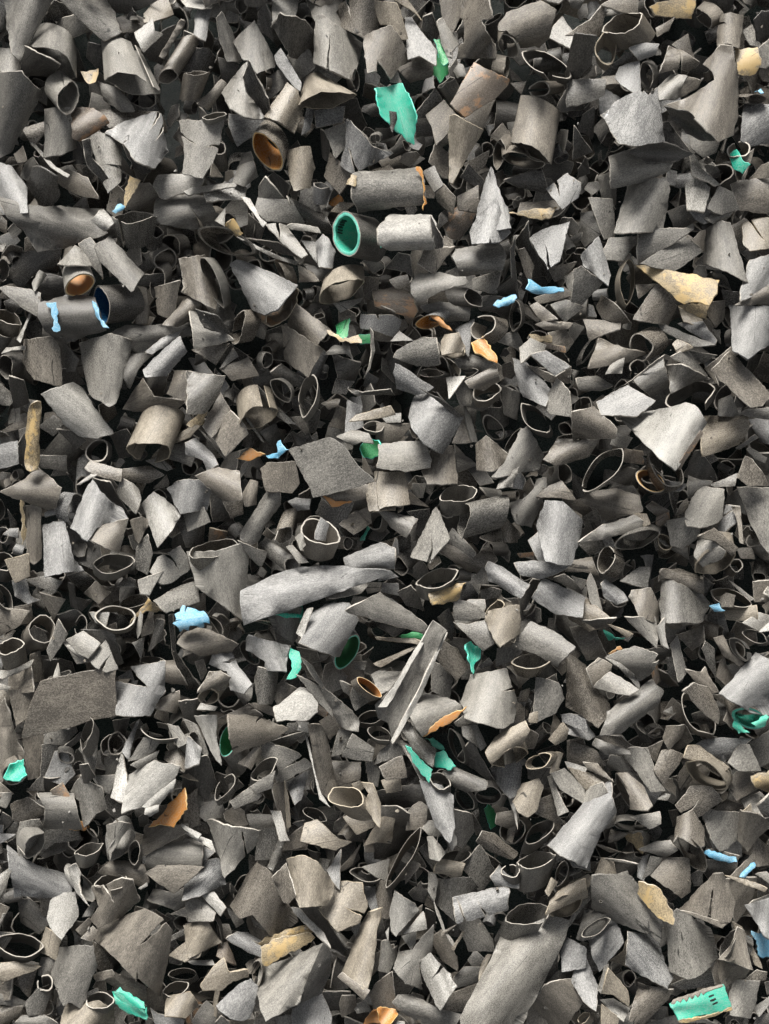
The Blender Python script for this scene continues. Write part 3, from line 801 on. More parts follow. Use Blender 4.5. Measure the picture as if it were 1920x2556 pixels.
P c5 25,30 90,10|180,1700 440,1560 670,1690 520,1773 220,1773||
P g4 -50,50 60,8|820,1310 950,1240 1130,1480 1050,1440 900,1360||
P g4 70,90 90,5|780,1390 900,1380 1150,1500 1010,1530 820,1620||
R d4|980,1650,230,110,15 1000,1720 .9||large thin dark hoop with a pale rim by the right side
P b4 -50,40 90,5|1110,1410 1330,1230 1400,1280 1180,1420 1230,1560||
P b5 -50,50 90,6|1170,1430 1330,1270 1680,1640 1600,1730 1500,1740||long brown grey board slanting down right at the right edge
P g3 0,60 90,5|10,1500 170,1480 300,1560 200,1600 30,1590||
P t4 20,40 90,8|830,1200 870,1160 940,1190 1000,1230 880,1280||
P g2 20,40 90,5|960,1260 1200,1300 1080,1360||
P g3 60,60 90,5|1230,1690 1330,1650 1400,1773 1230,1773||
P d2 50,60 90,0|800,60 960,10 1040,120 930,180 850,180||
P d1 30,30 90,0|1260,740 1390,760 1390,850 1280,860||
R d3|1350,1120,70,25,80 1300,1140 1||
R g2|120,1240,160,35,55 80,1260 1||
@0 1024
P w3 -40,60 90,8|385,-125 640,-220 700,-185 790,0 955,180 830,225 700,210 560,110||broad whitish curved shard near the left side
P y4 88,130 90,3|240,30 270,0 350,0 335,250 330,500 230,500 215,400||upright tan stick-like tube by the left edge
P b3 -5,90 90,8|25,705 230,600 330,510 420,590 510,670 470,830 400,850 300,810||flared brown foot below the tan stick
P d2 85,-100 60,0|160,300 210,220 230,500 170,440||
P c2 10,30 90,8|0,310 140,280 150,450 0,490||
P b0 20,40 90,0|20,180 230,60 210,150 40,190||
P g2 -20,40 90,10|350,140 460,50 540,120 460,210||
P d2 -40,50 90,0|510,180 640,190 730,260 640,330 600,270||
R d2|840,350,115,85,60 880,370 1||thin round black hoop left of centre with a pale rim
P b3 -12,40 90,10|745,500 790,440 1040,510 1030,610 830,560||
P w3 40,90 90,12|670,640 800,540 830,560 700,640||
P b2 0,60 90,5|1050,520 1270,490 1390,560 1280,620 1080,610||
P d1 70,60 90,0|960,220 1090,180 1130,230 1120,380 1040,400||
R t3|1290,360,200,85,-12 1430,30 .95||big pale tan pipe with its mouth facing down at left
P b2 60,40 90,8|1100,-20 1250,-250 1330,-110 1560,-80 1450,50||
P t2 40,50 90,10|1530,270 1560,200 1662,110 1700,130 1640,230||
P w1 -40,30 90,10|1280,440 1380,410 1480,500 1440,515||
P g1 -20,50 90,5|1480,330 1560,290 1662,330 1640,470 1440,400||
P c4 60,110 90,8|615,1010 720,740 800,610 850,680 960,800 1060,860 1100,940 840,1010 760,1120||pale blue grey curled sheet overlapping a brown one
P b4 60,70 90,6|770,1110 850,1010 1100,940 1030,1230 900,1180||
P d2 -50,-60 270,10|830,610 950,640 1100,880 1060,870 930,780||
R c3|660,850,130,65,70 540,820 .9||
P l3 -50,60 90,10|1020,690 1050,600 1150,640 1200,700 1210,770 1170,880 1040,760||
P w3 -55,80 90,10|1240,820 1330,720 1560,880 1360,1160||pale triangular half pipe with its point down
P c3 80,110 90,10|1460,680 1550,620 1700,610 1760,700 1700,850 1570,880||
P d2 60,80 90,0|1540,920 1662,870 1720,900 1700,1150 1620,1160||
P c3 85,60 90,8|380,1010 560,980 600,1150 640,1290 710,1370 400,1420||large smooth bluish grey pipe half at left
P d1 80,-60 0,5|585,990 700,1080 800,1160 750,1360 650,1290||
P b2 60,60 60,0|220,870 340,850 350,1250 290,1300 240,1250||
P y2 85,40 60,10|170,770 200,790 220,1060 190,1140 185,950||
P t3 70,40 90,8|50,1300 240,1250 250,1430 130,1480||
P d1 85,40 90,0|70,880 140,980 130,1130 100,1100||
R g3|980,1320,190,80,2 960,1400 .85||oval-mouthed grey cup among dark strips at left
P g3 85,50 90,5|1180,1200 1270,1090 1310,1250 1270,1410 1180,1360||
P b3 -60,130 90,8|1130,960 1230,930 1290,970 1200,1140 1170,1110||
P l3 50,50 90,6|1310,1390 1370,1280 1550,1190 1650,1360 1480,1480 1400,1490|1450,1270>1560,1400|
P l3 70,30 90,8|1200,1470 1400,1400 1290,1590 1220,1580||
P l2 10,40 90,8|1020,1520 1080,1450 1170,1520||
R b2|1160,1650,130,50,8 1120,1720 .9||
P y3 30,60 90,8|1130,1773 1280,1630 1390,1740 1260,1730||
P l3 30,40 90,6|1350,1640 1480,1560 1680,1480 1680,1650 1560,1700 1450,1740|1500,1610>1590,1540|
P b2 -60,80 90,5|740,1580 830,1490 940,1570 850,1660||
P d2 80,60 90,0|600,1510 640,1530 650,1620 780,1640 700,1720 620,1690||
P b2 -50,40 90,6|355,1590 550,1640 460,1773||
P c2 -70,100 90,8|120,1490 220,1450 260,1600 330,1630 240,1660 140,1600||
P g2 -20,40 90,5|220,1470 400,1440 520,1480 460,1570||
R d2|40,1620,130,60,-60 0,1640 1||
P b1 5,40 90,5|0,1740 250,1690 250,1773 0,1790||
P d0 20,60 90,0|600,1440 720,1400 820,1480 720,1560||
P c2 10,80 90,8|390,890 460,840 500,890 400,920||
R d1|0,860,100,45,90 -40,880 1||
P g0 -10,40 90,0|340,400 560,400 560,520 360,490||
P d0 20,40 90,0|780,1180 830,1180 800,1280||
@480 1024
P b3 60,40 90,6|100,130 200,-60 240,-140 330,10 170,220||
P b3 55,40 90,6|180,220 330,20 440,130 470,200 290,380||
P y3 50,40 90,12|0,120 140,-50 90,120||
R t3|570,60,190,80,15 530,-140 .9||pale tan pipe cap with a dark arched mouth
P g2 -50,40 90,8|590,-180 740,-10 880,110 820,100 700,10||
P l2 -55,40 60,20|470,80 490,80 610,260 590,250||
P c3 -50,100 90,10|0,290 40,250 170,380 210,460 130,520 90,430 0,380||
P l2 -50,30 60,15|60,170 120,220 300,420 270,410||
P b4 -20,80 90,5|30,570 200,490 400,530 420,770 260,780 160,670||
P b3 60,90 90,5|430,730 500,610 560,630 550,810 460,820||
P o3 15,30 90,10|395,415 500,330 620,380 500,430||small orange flat chip beside a blue torn strip
P B4 40,80 90,10|640,390 740,370 740,270 760,260 790,320 830,340 740,410 660,410||
P b4 85,30 90,5|590,510 650,460 880,450 920,630 860,710 640,690||brown octagonal flat chip left of a big square plate
P g4 30,15 90,10|845,345 1190,245 1300,310 1420,480 1560,610 1050,745 1000,620||large flat grey square plate near the centre
P b3 10,50 90,0|1130,740 1500,650 1490,760 1210,825||
+P o2 12,40 90,0|1140,745 1160,745 1260,790 1360,790 1210,830||
P t3 80,40 90,8|1500,680 1560,620 1640,540 1690,640 1700,850 1540,860||
P e3 -60,-90 120,10|1460,330 1500,260 1600,270 1630,350 1560,410 1490,400||green bowl-like shard under a torn beige rim
P l4 0,60 90,10|1250,230 1380,170 1520,200 1560,290 1460,270 1380,300||
P t4 20,50 90,12|1360,95 1420,40 1662,-40 1680,40 1530,80||
P c2 80,40 90,5|1330,190 1350,0 1460,-20 1470,130||
R w2|1570,140,90,50,5 1590,170 1||
P g3 55,100 90,5|430,1050 640,720 740,720 750,830 620,990 580,1110 500,1150 430,1100||dark grey oblong half pipe standing on its end near the centre
P c2 0,80 90,8|840,790 900,760 1010,770 1000,850 900,860||
R b4|790,1080,90,60,35 840,900 .8||
R b4|1105,1050,165,110,-12 1090,1230 .75||brown pipe cup holding a pale curved chip
P c4 60,60 60,8|1060,1060 1110,930 1180,980 1150,1130 1060,1110||
P l4 -40,50 90,5|820,1180 870,1170 1000,1310 920,1320||
P l4 60,80 120,8|890,1100 950,1060 980,1160 940,1210||
P g2 60,40 90,5|1085,890 1130,780 1370,810 1290,1000 1190,980||
P b2 40,30 90,8|1290,980 1420,880 1530,970 1400,1060||
P b2 -40,30 90,5|1430,880 1530,840 1545,970||
R b3|190,1200,220,55,8 230,1420 1||
P l3 85,110 90,5|0,1240 200,1240 430,1170 470,1300 450,1500 440,1773 230,1640 50,1510 10,1350||large upright brown grey pipe half left of the long blade
P c4 12,100 90,10|440,1560 700,1430 950,1360 1300,1350 1640,1385 1700,1420 1640,1452 1300,1560 900,1700 470,1790 440,1650||very long pale tapering half pipe lying across the centre
R g3|860,1340,75,75,0 640,1180 .9||small dark tube with a round end above the long blade
P g3 -40,50 90,5|410,1140 640,1230 590,1350 530,1300||
P c3 20,100 90,10|1330,1270 1620,1150 1700,1200 1680,1360 1350,1360||
P l3 20,40 90,8|1200,1620 1300,1560 1520,1490 1450,1580||
P g1 20,40 90,5|1380,1680 1400,1610 1570,1640||
P b2 60,60 90,0|0,1640 100,1590 100,1730 0,1720||
P d0 30,50 90,0|160,690 300,800 340,940 190,950||
P b1 30,40 90,0|280,800 420,780 430,890 340,920||
P l2 60,40 60,10|0,840 90,850 140,960 0,1030||
P g0 20,60 90,0|1400,420 1560,430 1540,480||
P r0 80,60 90,0|160,1030 290,1060 260,1150 150,1170||
P b0 -20,40 90,0|1280,1100 1480,1110 1420,1200 1240,1190||
P b1 60,40 90,0|860,70 960,60 1000,180 980,200||
P d1 60,40 90,0|970,0 1100,20 1060,170 1020,180||
P b1 60,40 90,0|1200,130 1260,0 1340,10 1310,160||
P d1 40,60 90,0|600,190 720,130 780,280 720,340||
P l2 60,50 120,10|410,590 430,480 490,420 500,470||
R d1|560,580,110,40,-65 600,600 1||
P G2 -20,60 90,10|660,1745 760,1740 900,1773 880,1800 700,1800||
P G2 75,60 60,10|910,1660 950,1700 960,1773 930,1790||
P G0 70,40 90,5|1460,1110 1510,1010 1530,1010 1490,1110||
@960 1024
P c4 50,80 90,10|215,60 240,-60 310,-180 480,0 660,50 680,60 500,370 340,280 240,150||big pale cup-like half pipe with a pointed dark opening
+P d3 -30,-80 270,5|320,-180 500,-80 670,50 620,50 490,0||
P b2 70,40 90,5|600,270 680,60 790,260||
P l2 -10,30 60,10|690,0 740,50 795,255 740,250||
P w3 60,50 90,8|540,-280 690,-290 560,-110||
P l2 80,40 60,10|620,-170 690,-270 760,-130 740,0 670,0||
P l4 3,40 90,8|0,300 330,270 370,340 400,430 390,490 180,530 0,490||
P b3 85,60 90,6|330,520 410,330 580,320 620,620 380,620||
P b4 85,100 90,5|790,300 880,225 1060,380 1030,460 950,520 800,510||tan grey half pipe with a blunt square foot
P g4 65,70 90,6|930,570 1030,470 1180,170 1230,150 1370,390 1330,500 1180,530 980,575||grey triangular half pipe with a curled lower left tip
R d2|1110,260,130,35,60 1150,300 1||
P l4 60,60 90,10|970,680 1000,600 1160,490 1100,660||
P c3 -70,-80 60,5|1100,660 1160,500 1210,600 1190,680||
P b4 40,90 90,6|1380,420 1500,250 1662,265 1800,220 1740,400 1480,480||
R d2|1590,240,110,40,8 1600,300 1||
R d4|1300,70,170,85,-50 1330,120 .95||black-mouthed pointed ring near the right of centre
R d3|940,150,130,70,-50 960,170 .9||
R g4|640,720,170,60,13 620,860 .85||spiral-wound grey pipe ring behind a stubby tube
R g5|685,950,165,55,82 1020,870 .95||stubby dark grey pipe lying on its side, mouth to the left
P g3 20,90 90,5|1090,800 1200,770 1290,680 1310,610 1380,600 1390,660 1330,850 1270,990 1150,960||
P b2 70,90 90,5|1010,980 1060,960 1160,1060 1140,1130 1040,1130||
P c5 70,50 90,8|1320,1000 1390,790 1540,800 1680,960 1640,1250 1610,1330 1400,1300||large pale blue grey rounded shard at right of centre
P c3 60,40 90,6|1250,1130 1330,1060 1410,1310 1330,1290||
P c4 0,60 90,12|1130,1320 1280,1300 1600,1340 1490,1410 1350,1460 1180,1420||white boat-shaped shard with a small spur
P g3 -45,80 90,5|0,860 130,900 270,940 180,1090 60,1010||
P l4 70,30 90,8|230,1260 440,850 560,1110 390,1310|390,1320>400,1080|pale kite-shaped shard with a vertical crack
P g2 -40,40 90,8|560,1130 600,1040 770,1220 750,1290||
P b2 -35,80 90,5|470,1200 560,1160 760,1290 870,1150 940,1290 820,1400 700,1360||
P c4 -40,120 90,8|875,1370 900,1310 1030,1360 1250,1500 1170,1620 900,1470||pale shiny tube slanting down to the right
R g4|460,1450,200,80,20 440,1560 .85||thin-walled oval pipe ring with a brown torn flap
+P y5 15,60 90,5|390,1580 490,1550 700,1490 640,1630 420,1680||
P d2 60,50 90,0|130,1580 230,1530 290,1600 330,1720 200,1680||
P c2 -45,40 90,5|-40,1600 60,1640 260,1790 -20,1810||
P g2 85,40 90,6|840,1560 920,1540 1000,1560 980,1610 850,1640||
P l4 30,50 90,6|600,1760 730,1640 860,1640 870,1700 800,1850 640,1880||
P t4 70,60 90,8|1040,1660 1160,1650 1170,1830 1120,2000 950,1900 960,1760||tan open-sided box-like shell with a slotted top
+R t4|950,1720,100,55,50 1010,1780 1||
P c4 -50,60 90,8|1280,1620 1380,1460 1662,1610 1662,1773 1480,1760||
P g2 -40,50 90,5|1480,1460 1560,1430 1662,1530 1662,1620||
P b3 10,30 90,6|1330,740 1420,660 1530,620 1640,770||
P g1 10,60 90,0|620,310 700,400 790,470 640,520||
P t3 80,40 90,6|-10,540 160,540 190,640 210,800 0,840||
P t2 -40,30 90,8|220,800 230,720 370,830||
P b2 10,40 90,0|0,120 220,130 100,270 0,280||
P w2 0,30 90,10|0,40 130,30 130,100 20,100||
P c2 20,40 90,10|0,1400 40,1385 110,1440 0,1470||
P d1 80,50 60,0|120,1110 210,1090 220,1330 140,1240||
P g1 -50,40 90,5|0,1180 60,1260 160,1350 0,1380||
P g2 -60,40 90,5|740,1490 870,1350 890,1490||
P d1 80,60 60,0|1170,1640 1280,1480 1330,1490 1250,1650 1200,1740||
P r0 0,30 90,5|1160,1240 1290,1225 1280,1270 1180,1270||
P g1 30,60 90,0|860,450 990,430 1000,500||
R d2|480,700,120,35,40 440,740 1||
P d1 30,40 90,0|210,880 380,860 380,920 300,960||
P b1 60,60 60,0|970,1620 1010,1600 1030,1670||
@1440 1024
P w7 60,40 90,12|380,50 640,10 930,-60 1010,0 1115,110 850,510 720,410 570,260||large bright whitish four-sided shard with its point down
+P r3 45,30 270,10|870,480 1060,190 1085,210 900,500||
P t3 10,90 90,3|1090,170 1120,60 1460,60 1470,150 1390,290 1110,380||
P b4 -30,30 90,6|0,20 150,0 340,160 330,240 0,250||
P l2 60,40 90,8|300,290 340,200 470,240 420,320||
R l4|225,510,240,110,48 240,540 .9||large pale boat-shaped ring with pointed ends at right
P b2 -10,60 90,5|40,680 130,720 300,690 500,740 520,860 220,940 180,840 80,800||
R b4|770,500,210,110,-45 740,560 .95||
P c3 -45,80 90,3|580,400 620,450 760,600 960,630 870,690 760,660 640,530||
R d3/o|640,610,150,85,-30 660,640 .9||
+P r2 -50,60 90,8|640,600 680,590 760,670 720,710||
P d2 60,60 90,0|940,560 1030,370 1080,370 1180,530 1190,590 1050,590||
P g3 5,90 90,8|970,570 1160,620 1050,720 970,760 960,640||
P g3 10,40 90,5|1160,640 1380,550 1360,650 1200,660||
P b4 70,30 90,6|1390,580 1460,400 1520,430 1662,650 1480,650||
P g3 -30,40 90,5|1480,340 1500,330 1640,410 1620,450 1540,420||
P g3 -70,50 90,8|1400,690 1680,690 1680,1240 1600,1150 1500,960||broad light grey sheet at the right edge
P l4 70,60 90,8|945,880 1070,660 1270,690 1260,920 1210,970 1060,1010 960,990||bright grey bell-like half pipe right of a dark pod
P g4 60,40 90,5|780,960 930,930 1060,1020 1040,1110 920,1190 820,1170||
P c3 70,50 90,10|1220,1050 1290,830 1400,840 1380,960 1260,1060|1290,930>1380,860|
P b4 85,70 60,5|1340,840 1410,840 1440,1150 1410,1140 1390,970||
P g4 20,80 90,5|20,1140 230,990 500,900 640,1030 340,1080 240,1110||
R g4|520,1120,190,75,15 560,1060 .9||dark pod-shaped pipe shell with a slanted oval mouth
R t3|760,1140,80,60,-60 750,1170 .9||
R b4|250,1290,130,70,75 340,1330 .95||small dark pipe with a round black mouth at right
R t5|1190,1310,180,90,20 1180,1130 .9||pale lumpy pipe end with a dark mouth at right
+P l5 40,60 90,8|1020,1260 1050,1110 1160,1120 1280,1220 1250,1280 1090,1350||
+P b5 -35,60 90,8|1050,1100 1190,1020 1390,1190 1340,1260 1200,1130||
P b4 -15,120 90,6|710,1480 740,1380 880,1370 1090,1450 1090,1590 900,1500 760,1450||
P g4 85,120 90,5|740,1480 800,1460 1080,1590 1140,1660 1090,1773 1060,1830 740,1830 720,1650||wide grey pipe stump wrapped by a torn collar
P w3 20,50 90,10|390,1470 540,1360 630,1360 610,1530||
R g2|450,1370,90,50,60 430,1400 1||
P c4 -45,110 90,5|215,1500 250,1460 400,1570 440,1640 340,1680 230,1600||
P b4 60,80 90,5|460,1610 480,1560 640,1540 720,1700 700,1830 560,1800||
P b2 10,60 90,8|0,1310 120,1280 170,1430 60,1390 0,1390||
P l3 80,40 90,8|90,1500 120,1420 160,1500 200,1660 250,1773 120,1650||
P t3 -40,60 90,6|-160,1620 0,1640 100,1640 280,1773 250,1850 100,1900 -60,1800||brown speckled oblong shell lying below a grey blade
P l2 -40,40 90,10|0,1540 100,1630 0,1610||
P g2 60,30 90,8|0,1440 100,1480 40,1540||
R b3|1330,1620,180,70,-18 1340,1680 .95||
P b4 85,50 90,8|1240,1620 1290,1580 1370,1600 1350,1700 1250,1700||
P B4 -15,60 90,10|1150,1690 1230,1670 1280,1730 1190,1740||
P t3 10,50 90,8|1290,1740 1540,1690 1550,1773 1300,1790||
P b3 85,30 90,6|1530,1490 1680,1480 1680,1640 1540,1650||
P l3 -35,30 60,10|1330,1480 1530,1630 1500,1640||
P r3 30,60 90,5|700,900 790,870 800,950 720,1000 690,980||
P t3 -60,40 90,8|500,900 600,900 630,980 580,1000||
P b3 30,60 90,5|610,830 660,790 790,870 700,920||
P d3 80,40 90,5|800,700 880,710 850,890||
P b3 40,40 90,8|860,900 900,820 950,770 970,860||
P g1 20,40 90,0|30,1160 200,1110 230,1190 120,1250||
P c1 0,60 90,8|1500,90 1680,80 1680,280 1600,270||
P g2 25,40 90,8|1390,320 1530,220 1560,240 1420,330||
P g3 5,60 90,5|1420,30 1480,-10 1680,-20 1680,80 1480,50||
P l2 0,60 90,8|1230,-20 1410,-20 1400,50 1250,30||
P d2 -40,60 90,0|0,560 40,600 60,740 0,760||
P b1 20,40 90,5|1390,1200 1500,1190 1530,1280 1420,1270||
P g2 0,60 90,5|820,1200 950,1190 960,1280||
R b2|1380,1340,60,60,0 1340,1380 1||
P r1 60,50 90,0|420,340 560,360 570,460 420,440||
P b1 60,60 90,0|290,600 420,500 500,520 450,650||
P g1 20,50 90,5|310,680 480,660 540,740 440,740||
P d1 60,40 90,0|640,340 730,400 720,520 620,420||
@0 1536
P B5 20,80 90,12|1500,70 1530,30 1515,-10 1560,-30 1580,-80 1640,-60 1690,-30 1690,0 1750,20 1765,70 1700,60 1690,100 1640,85 1630,130 1590,115 1560,140 1550,110|1600,-60>1620,20 1520,60>1580,40||crumpled light blue torn patch left of centre
P b2 10,40 90,5|0,0 240,0 160,80 0,170||
R b3|90,265,125,70,18 130,420 .9||pale pipe cup with dark ribs inside at the left edge
P l3 10,80 90,5|0,470 80,480 270,390 250,440 150,500 30,540 0,530||
P b2 85,20 90,8|60,560 250,440 275,650 100,660||
P b2 80,40 90,6|90,670 270,660 320,700 260,850 150,930||
P b4 85,90 90,5|0,800 40,730 110,950 150,1100 200,1180 200,1240 60,1320 20,1430 0,1400||
R b4|130,1370,120,95,20 60,1200 .9||pale pipe with a teal window at the left edge
+P G5 30,-60 90,5|35,1400 90,1290 200,1250 225,1375 110,1425||liner
P b1 85,60 90,0|200,1050 370,1020 360,1370 250,1390||
P g1 80,40 90,0|370,1150 500,1120 520,1300 460,1480 260,1490 360,1380||
P b4 8,15 90,5|205,1050 360,580 870,470 985,490 1000,860 700,930 300,1030||big flat grey rhombus plate with a ridge near its right end
P c4 85,110 90,5|1010,570 1150,600 1280,630 1130,450 1420,400 1420,650 1300,860 1010,850||large smooth grey curled pipe half right of the rhombus plate
R d2|1320,390,110,35,0 1310,450 1||
P l4 -30,40 90,10|580,210 720,140 860,240 760,370 680,330||
P l4 40,40 90,8|770,380 910,220 960,330 1015,460 920,490 830,450|870,480>960,340|
P d3 -20,40 90,0|720,140 970,140 1000,250 1050,400 1000,420 960,330 910,230 860,240||
P l3 -40,80 90,5|555,230 590,220 700,340 780,390 660,410||
R d2|700,90,90,55,85 700,120 1||
P g3 70,40 90,5|410,290 500,50 575,170 440,380||
P d1 20,60 90,0|440,30 640,0 700,10 580,130||
P w3 -50,50 90,12|780,0 940,0 910,90 830,60||
R b3|1000,20,170,110,0 1010,60 .95||
P l3 80,60 60,12|1190,190 1180,120 1210,0 1230,0 1220,130||
P b2 60,40 90,5|1230,130 1310,0 1330,140 1230,170||
P g2 70,60 90,0|1290,290 1350,50 1410,60 1400,200||
P g2 60,30 90,5|1150,240 1240,200 1220,360||
P b3 60,60 90,8|1350,790 1400,720 1540,660 1550,720 1520,840||
P b4 60,50 90,5|1540,240 1600,150 1662,110 1760,140 1980,250 1920,340 1662,350||
P d1 -60,-80 60,0|1470,50 1500,40 1530,330 1660,600 1610,600 1500,330||
P d2 -65,60 90,0|1560,760 1690,730 1700,900 1640,1030||
R l4|1390,1000,180,80,-12 1400,1040 .9||pale-rimmed dark pod with a leaf-like flap
P g4 -60,40 90,6|1450,940 1540,960 1630,1090 1540,1140||
P b4 70,60 90,5|1430,1180 1590,1140 1620,1300 1590,1350 1420,1240||
R g4|750,1020,140,50,75 800,1100 1||tall folded dark loop with a pale edge
P g3 80,60 90,3|690,1160 830,990 840,1200 810,1370 740,1270||
P g3 -65,80 90,5|620,1530 700,1400 760,1450 870,1500 910,1660 830,1700 730,1773 690,1600||
P d3 85,80 90,0|690,1300 760,1290 820,1390 730,1470||
P g2 20,40 90,5|810,1400 1000,1390 940,1530 880,1520||
P r3 -40,50 90,6|440,1520 540,1450 610,1590 500,1580||
P b2 20,40 90,5|110,1640 240,1590 400,1690 200,1773 120,1760||
P g3 10,100 90,5|340,1550 620,1550 690,1773 380,1773 400,1670||
P l3 70,30 90,5|0,1540 100,1540 50,1660 0,1640||
P b2 70,50 90,6|0,1450 60,1500 110,1540 0,1580||
P g4 50,50 90,6|1110,1260 1240,1060 1390,1090 1330,1180 1260,1230||
P g4 20,60 90,3|1130,1290 1370,1170 1340,1240 1200,1330||
P w5 70,50 90,8|1060,1700 1120,1380 1330,1260 1550,1310 1500,1430 1250,1640||large white crumpled shard with folds and a rolled foot
+P w5 40,80 90,6|1220,1650 1510,1420 1490,1520 1380,1640 1260,1660||
+P w5 10,100 90,6|1250,1720 1260,1660 1370,1640 1370,1700 1300,1740||
P w4 75,50 90,8|960,1570 1050,1190 1110,1530 1080,1620||
P c3 70,90 60,6|1060,1170 1180,930 1200,920 1130,1150 1120,1240||
P o4 50,30 90,8|1290,1773 1590,1500 1610,1680 1500,1773 1420,1810||rusty orange chip at the foot of the white crumpled shard
P b2 20,40 90,0|1400,400 1500,400 1600,590 1420,560||
P b2 80,40 90,0|1600,1590 1680,1530 1680,1773 1600,1773||
P b1 85,30 90,0|270,360 340,330 370,550 280,560||
P d0 85,60 90,0|380,400 500,400 510,530 400,550||
P g1 60,40 90,0|400,1010 640,980 650,1010 560,1110 400,1100||
R g2|570,1230,70,55,-20 570,1180 1||
P d1 20,40 90,0|540,1150 690,1020 680,1080 570,1170||
P b1 20,40 90,5|540,1420 690,1380 690,1430||
R d2|1010,1110,110,80,70 1050,1120 1||
P g1 60,50 90,0|910,1220 1030,1210 980,1390 920,1360||
P l3 10,50 90,10|0,590 90,620 60,650 0,640||
P l3 80,60 60,8|460,540 500,420 525,540||
P t2 85,60 90,5|1570,1390 1680,1360 1680,1430||
P c4 -70,100 90,8|1600,1320 1620,1050 1670,1150 1670,1280||
P b2 85,40 90,0|1340,880 1370,820 1450,850 1450,930||
P d1 85,60 90,0|980,920 1110,900 1060,1060 1000,1000||
@480 1536
P c4 55,70 90,8|930,230 980,130 1010,10 1150,-90 1350,-100 1430,40 1270,350 1230,350 1040,280||big pale cube-like folded shard with a dark green hollow
+P w4 65,60 120,8|900,150 990,-50 1040,-60 960,190||
+R c3/E|1340,320,170,85,60 1280,200 .9||
P g3 80,90 90,3|650,0 760,-20 940,0 900,190 860,240 800,190 720,130||grey cup-like shard with a turquoise rim
+P G4 0,60 90,10|660,-40 770,-20 940,-10 940,10 790,15||
P G4 60,40 90,8|835,290 920,320 940,400 900,530 820,545 870,460||turquoise zigzag strip right of a bright half pipe
P c4 85,110 90,8|470,220 490,180 700,230 830,270 810,480 620,480 630,400 470,300||bright half pipe left of the turquoise zigzag strip
P g4 80,100 90,6|540,560 570,450 740,500 730,620 690,760 570,760||
P b3 55,30 90,3|690,660 770,570 900,640 740,760||
P c4 -50,110 90,8|150,420 180,340 330,320 390,430 510,590 440,670 330,640 300,480|330,400>200,420|
R t5|140,700,100,75,30 240,560 1||scroll-curled tan strip at lower left
+P b5 30,110 90,6|50,670 150,490 240,480 330,540 280,640 190,640 130,640||
P w3 5,40 90,10|50,810 80,760 210,790 190,820||
P g2 -40,90 90,5|380,670 520,600 500,720 450,760||
P w5 25,25 90,12|710,790 930,625 990,640 1080,760 1080,830 980,905 740,910||pale six-sided flat chip near the lower centre
P l4 -55,40 60,8|905,520 1000,560 1140,640 1210,870 1110,770||
P g4 -52,90 60,5|945,370 1100,600 1220,860 1300,970 1430,995 1440,900 1380,820 1150,640 1050,450||long dark trough-shaped shard slanting down right
P b4 15,60 90,5|320,860 560,880 830,980 700,1070 370,1200 330,1060|590,880>545,970 770,940>690,965|broad brown shard with cracks over a green-lined pipe
R l3/e|310,1080,160,70,75 430,1250 .9||pale torn pipe with a green inside at lower left
P b3 10,70 90,8|230,900 340,840 480,770 590,870 330,860||
P b3 -10,50 90,8|490,770 600,760 720,820 700,870||
P b4 80,80 90,5|400,1280 560,1130 600,1180 510,1330||
P w4 75,40 90,8|20,880 210,875 200,1030 250,1290 200,1240 120,1080||
P g3 -60,50 60,8|0,910 40,960 130,1180 120,1230 50,1130||
R g3|30,1100,110,50,-70 0,1130 1||
P g3 -30,40 90,5|580,1200 660,1110 900,1190 1020,1300 760,1430 740,1300|940,1240>790,1330|
R g4|620,1330,140,65,35 600,1420 .9||curled grey ring resting on a pale sheet
P g4 30,40 90,5|500,1480 710,1350 690,1490 560,1540||
P l4 20,40 90,8|330,1610 490,1490 600,1560 560,1600 370,1670||
R g4|280,1480,130,60,55 300,1540 .95||
P d2 80,60 90,0|0,1240 120,1240 190,1440 130,1560 0,1500||
P b4 80,100 90,5|1000,960 1120,960 1190,1170 1260,1510 1170,1570 1110,1530 1050,1250||long dark upright half pipe with a bright left edge
+P w4 78,60 180,15|980,1050 1000,1070 1110,1540 1190,1650 1100,1580||
P g3 60,30 90,5|1210,1210 1270,990 1370,1010 1290,1190||
P g4 -20,40 90,5|1300,1220 1390,1030 1570,1150 1550,1260||
P b2 0,50 90,5|1220,1270 1440,1280 1430,1410 1250,1460||
R t5|1330,1570,145,90,-3 1470,1700 .9||tan torn pipe cup with a ragged lip at lower centre
+P t5 70,100 90,5|1460,1450 1560,1460 1630,1620 1620,1773 1480,1640 1530,1540||
P g3 85,40 90,5|1500,1290 1560,1270 1620,1330 1600,1470 1530,1440||
P c2 60,60 90,5|830,1450 1000,1360 940,1580 890,1620||
P b2 85,-60 90,0|700,1500 790,1450 830,1650 820,1773 770,1773||
P t3 80,60 200,8|800,1450 830,1580 850,1773 820,1773||
P g4 70,40 90,5|1280,570 1380,610 1360,700 1310,660||
P g4 55,60 90,5|1360,700 1390,620 1540,740 1410,820||
R b5/o|1530,620,140,45,-38 1480,650 1||small ring with an orange oval face near the centre
P b2 40,40 90,5|1110,920 1200,870 1290,960 1190,1060||
P r0 -40,50 90,0|1080,770 1170,830 1150,880 1090,850||
P w2 5,30 90,8|890,980 910,920 1000,930 1000,1010||
P g2 10,30 90,5|800,1020 830,940 900,930 890,1000||
R b3|470,100,200,60,0 560,90 .9||
P d2 0,50 90,0|700,1090 970,1010 820,1140||
R g3|240,130,150,75,75 200,120 1||
P b2 80,30 90,5|0,180 80,130 150,260 0,340||
P b2 60,30 90,5|30,410 90,390 120,480 80,550||
R d2|500,320,130,70,-50 560,340 1||
R d2|1540,880,120,50,10 1560,930 1||
R l3|1620,1020,110,60,-15 1640,1060 1||
P d1 60,60 60,0|900,1640 960,1560 1040,1640 930,1740||
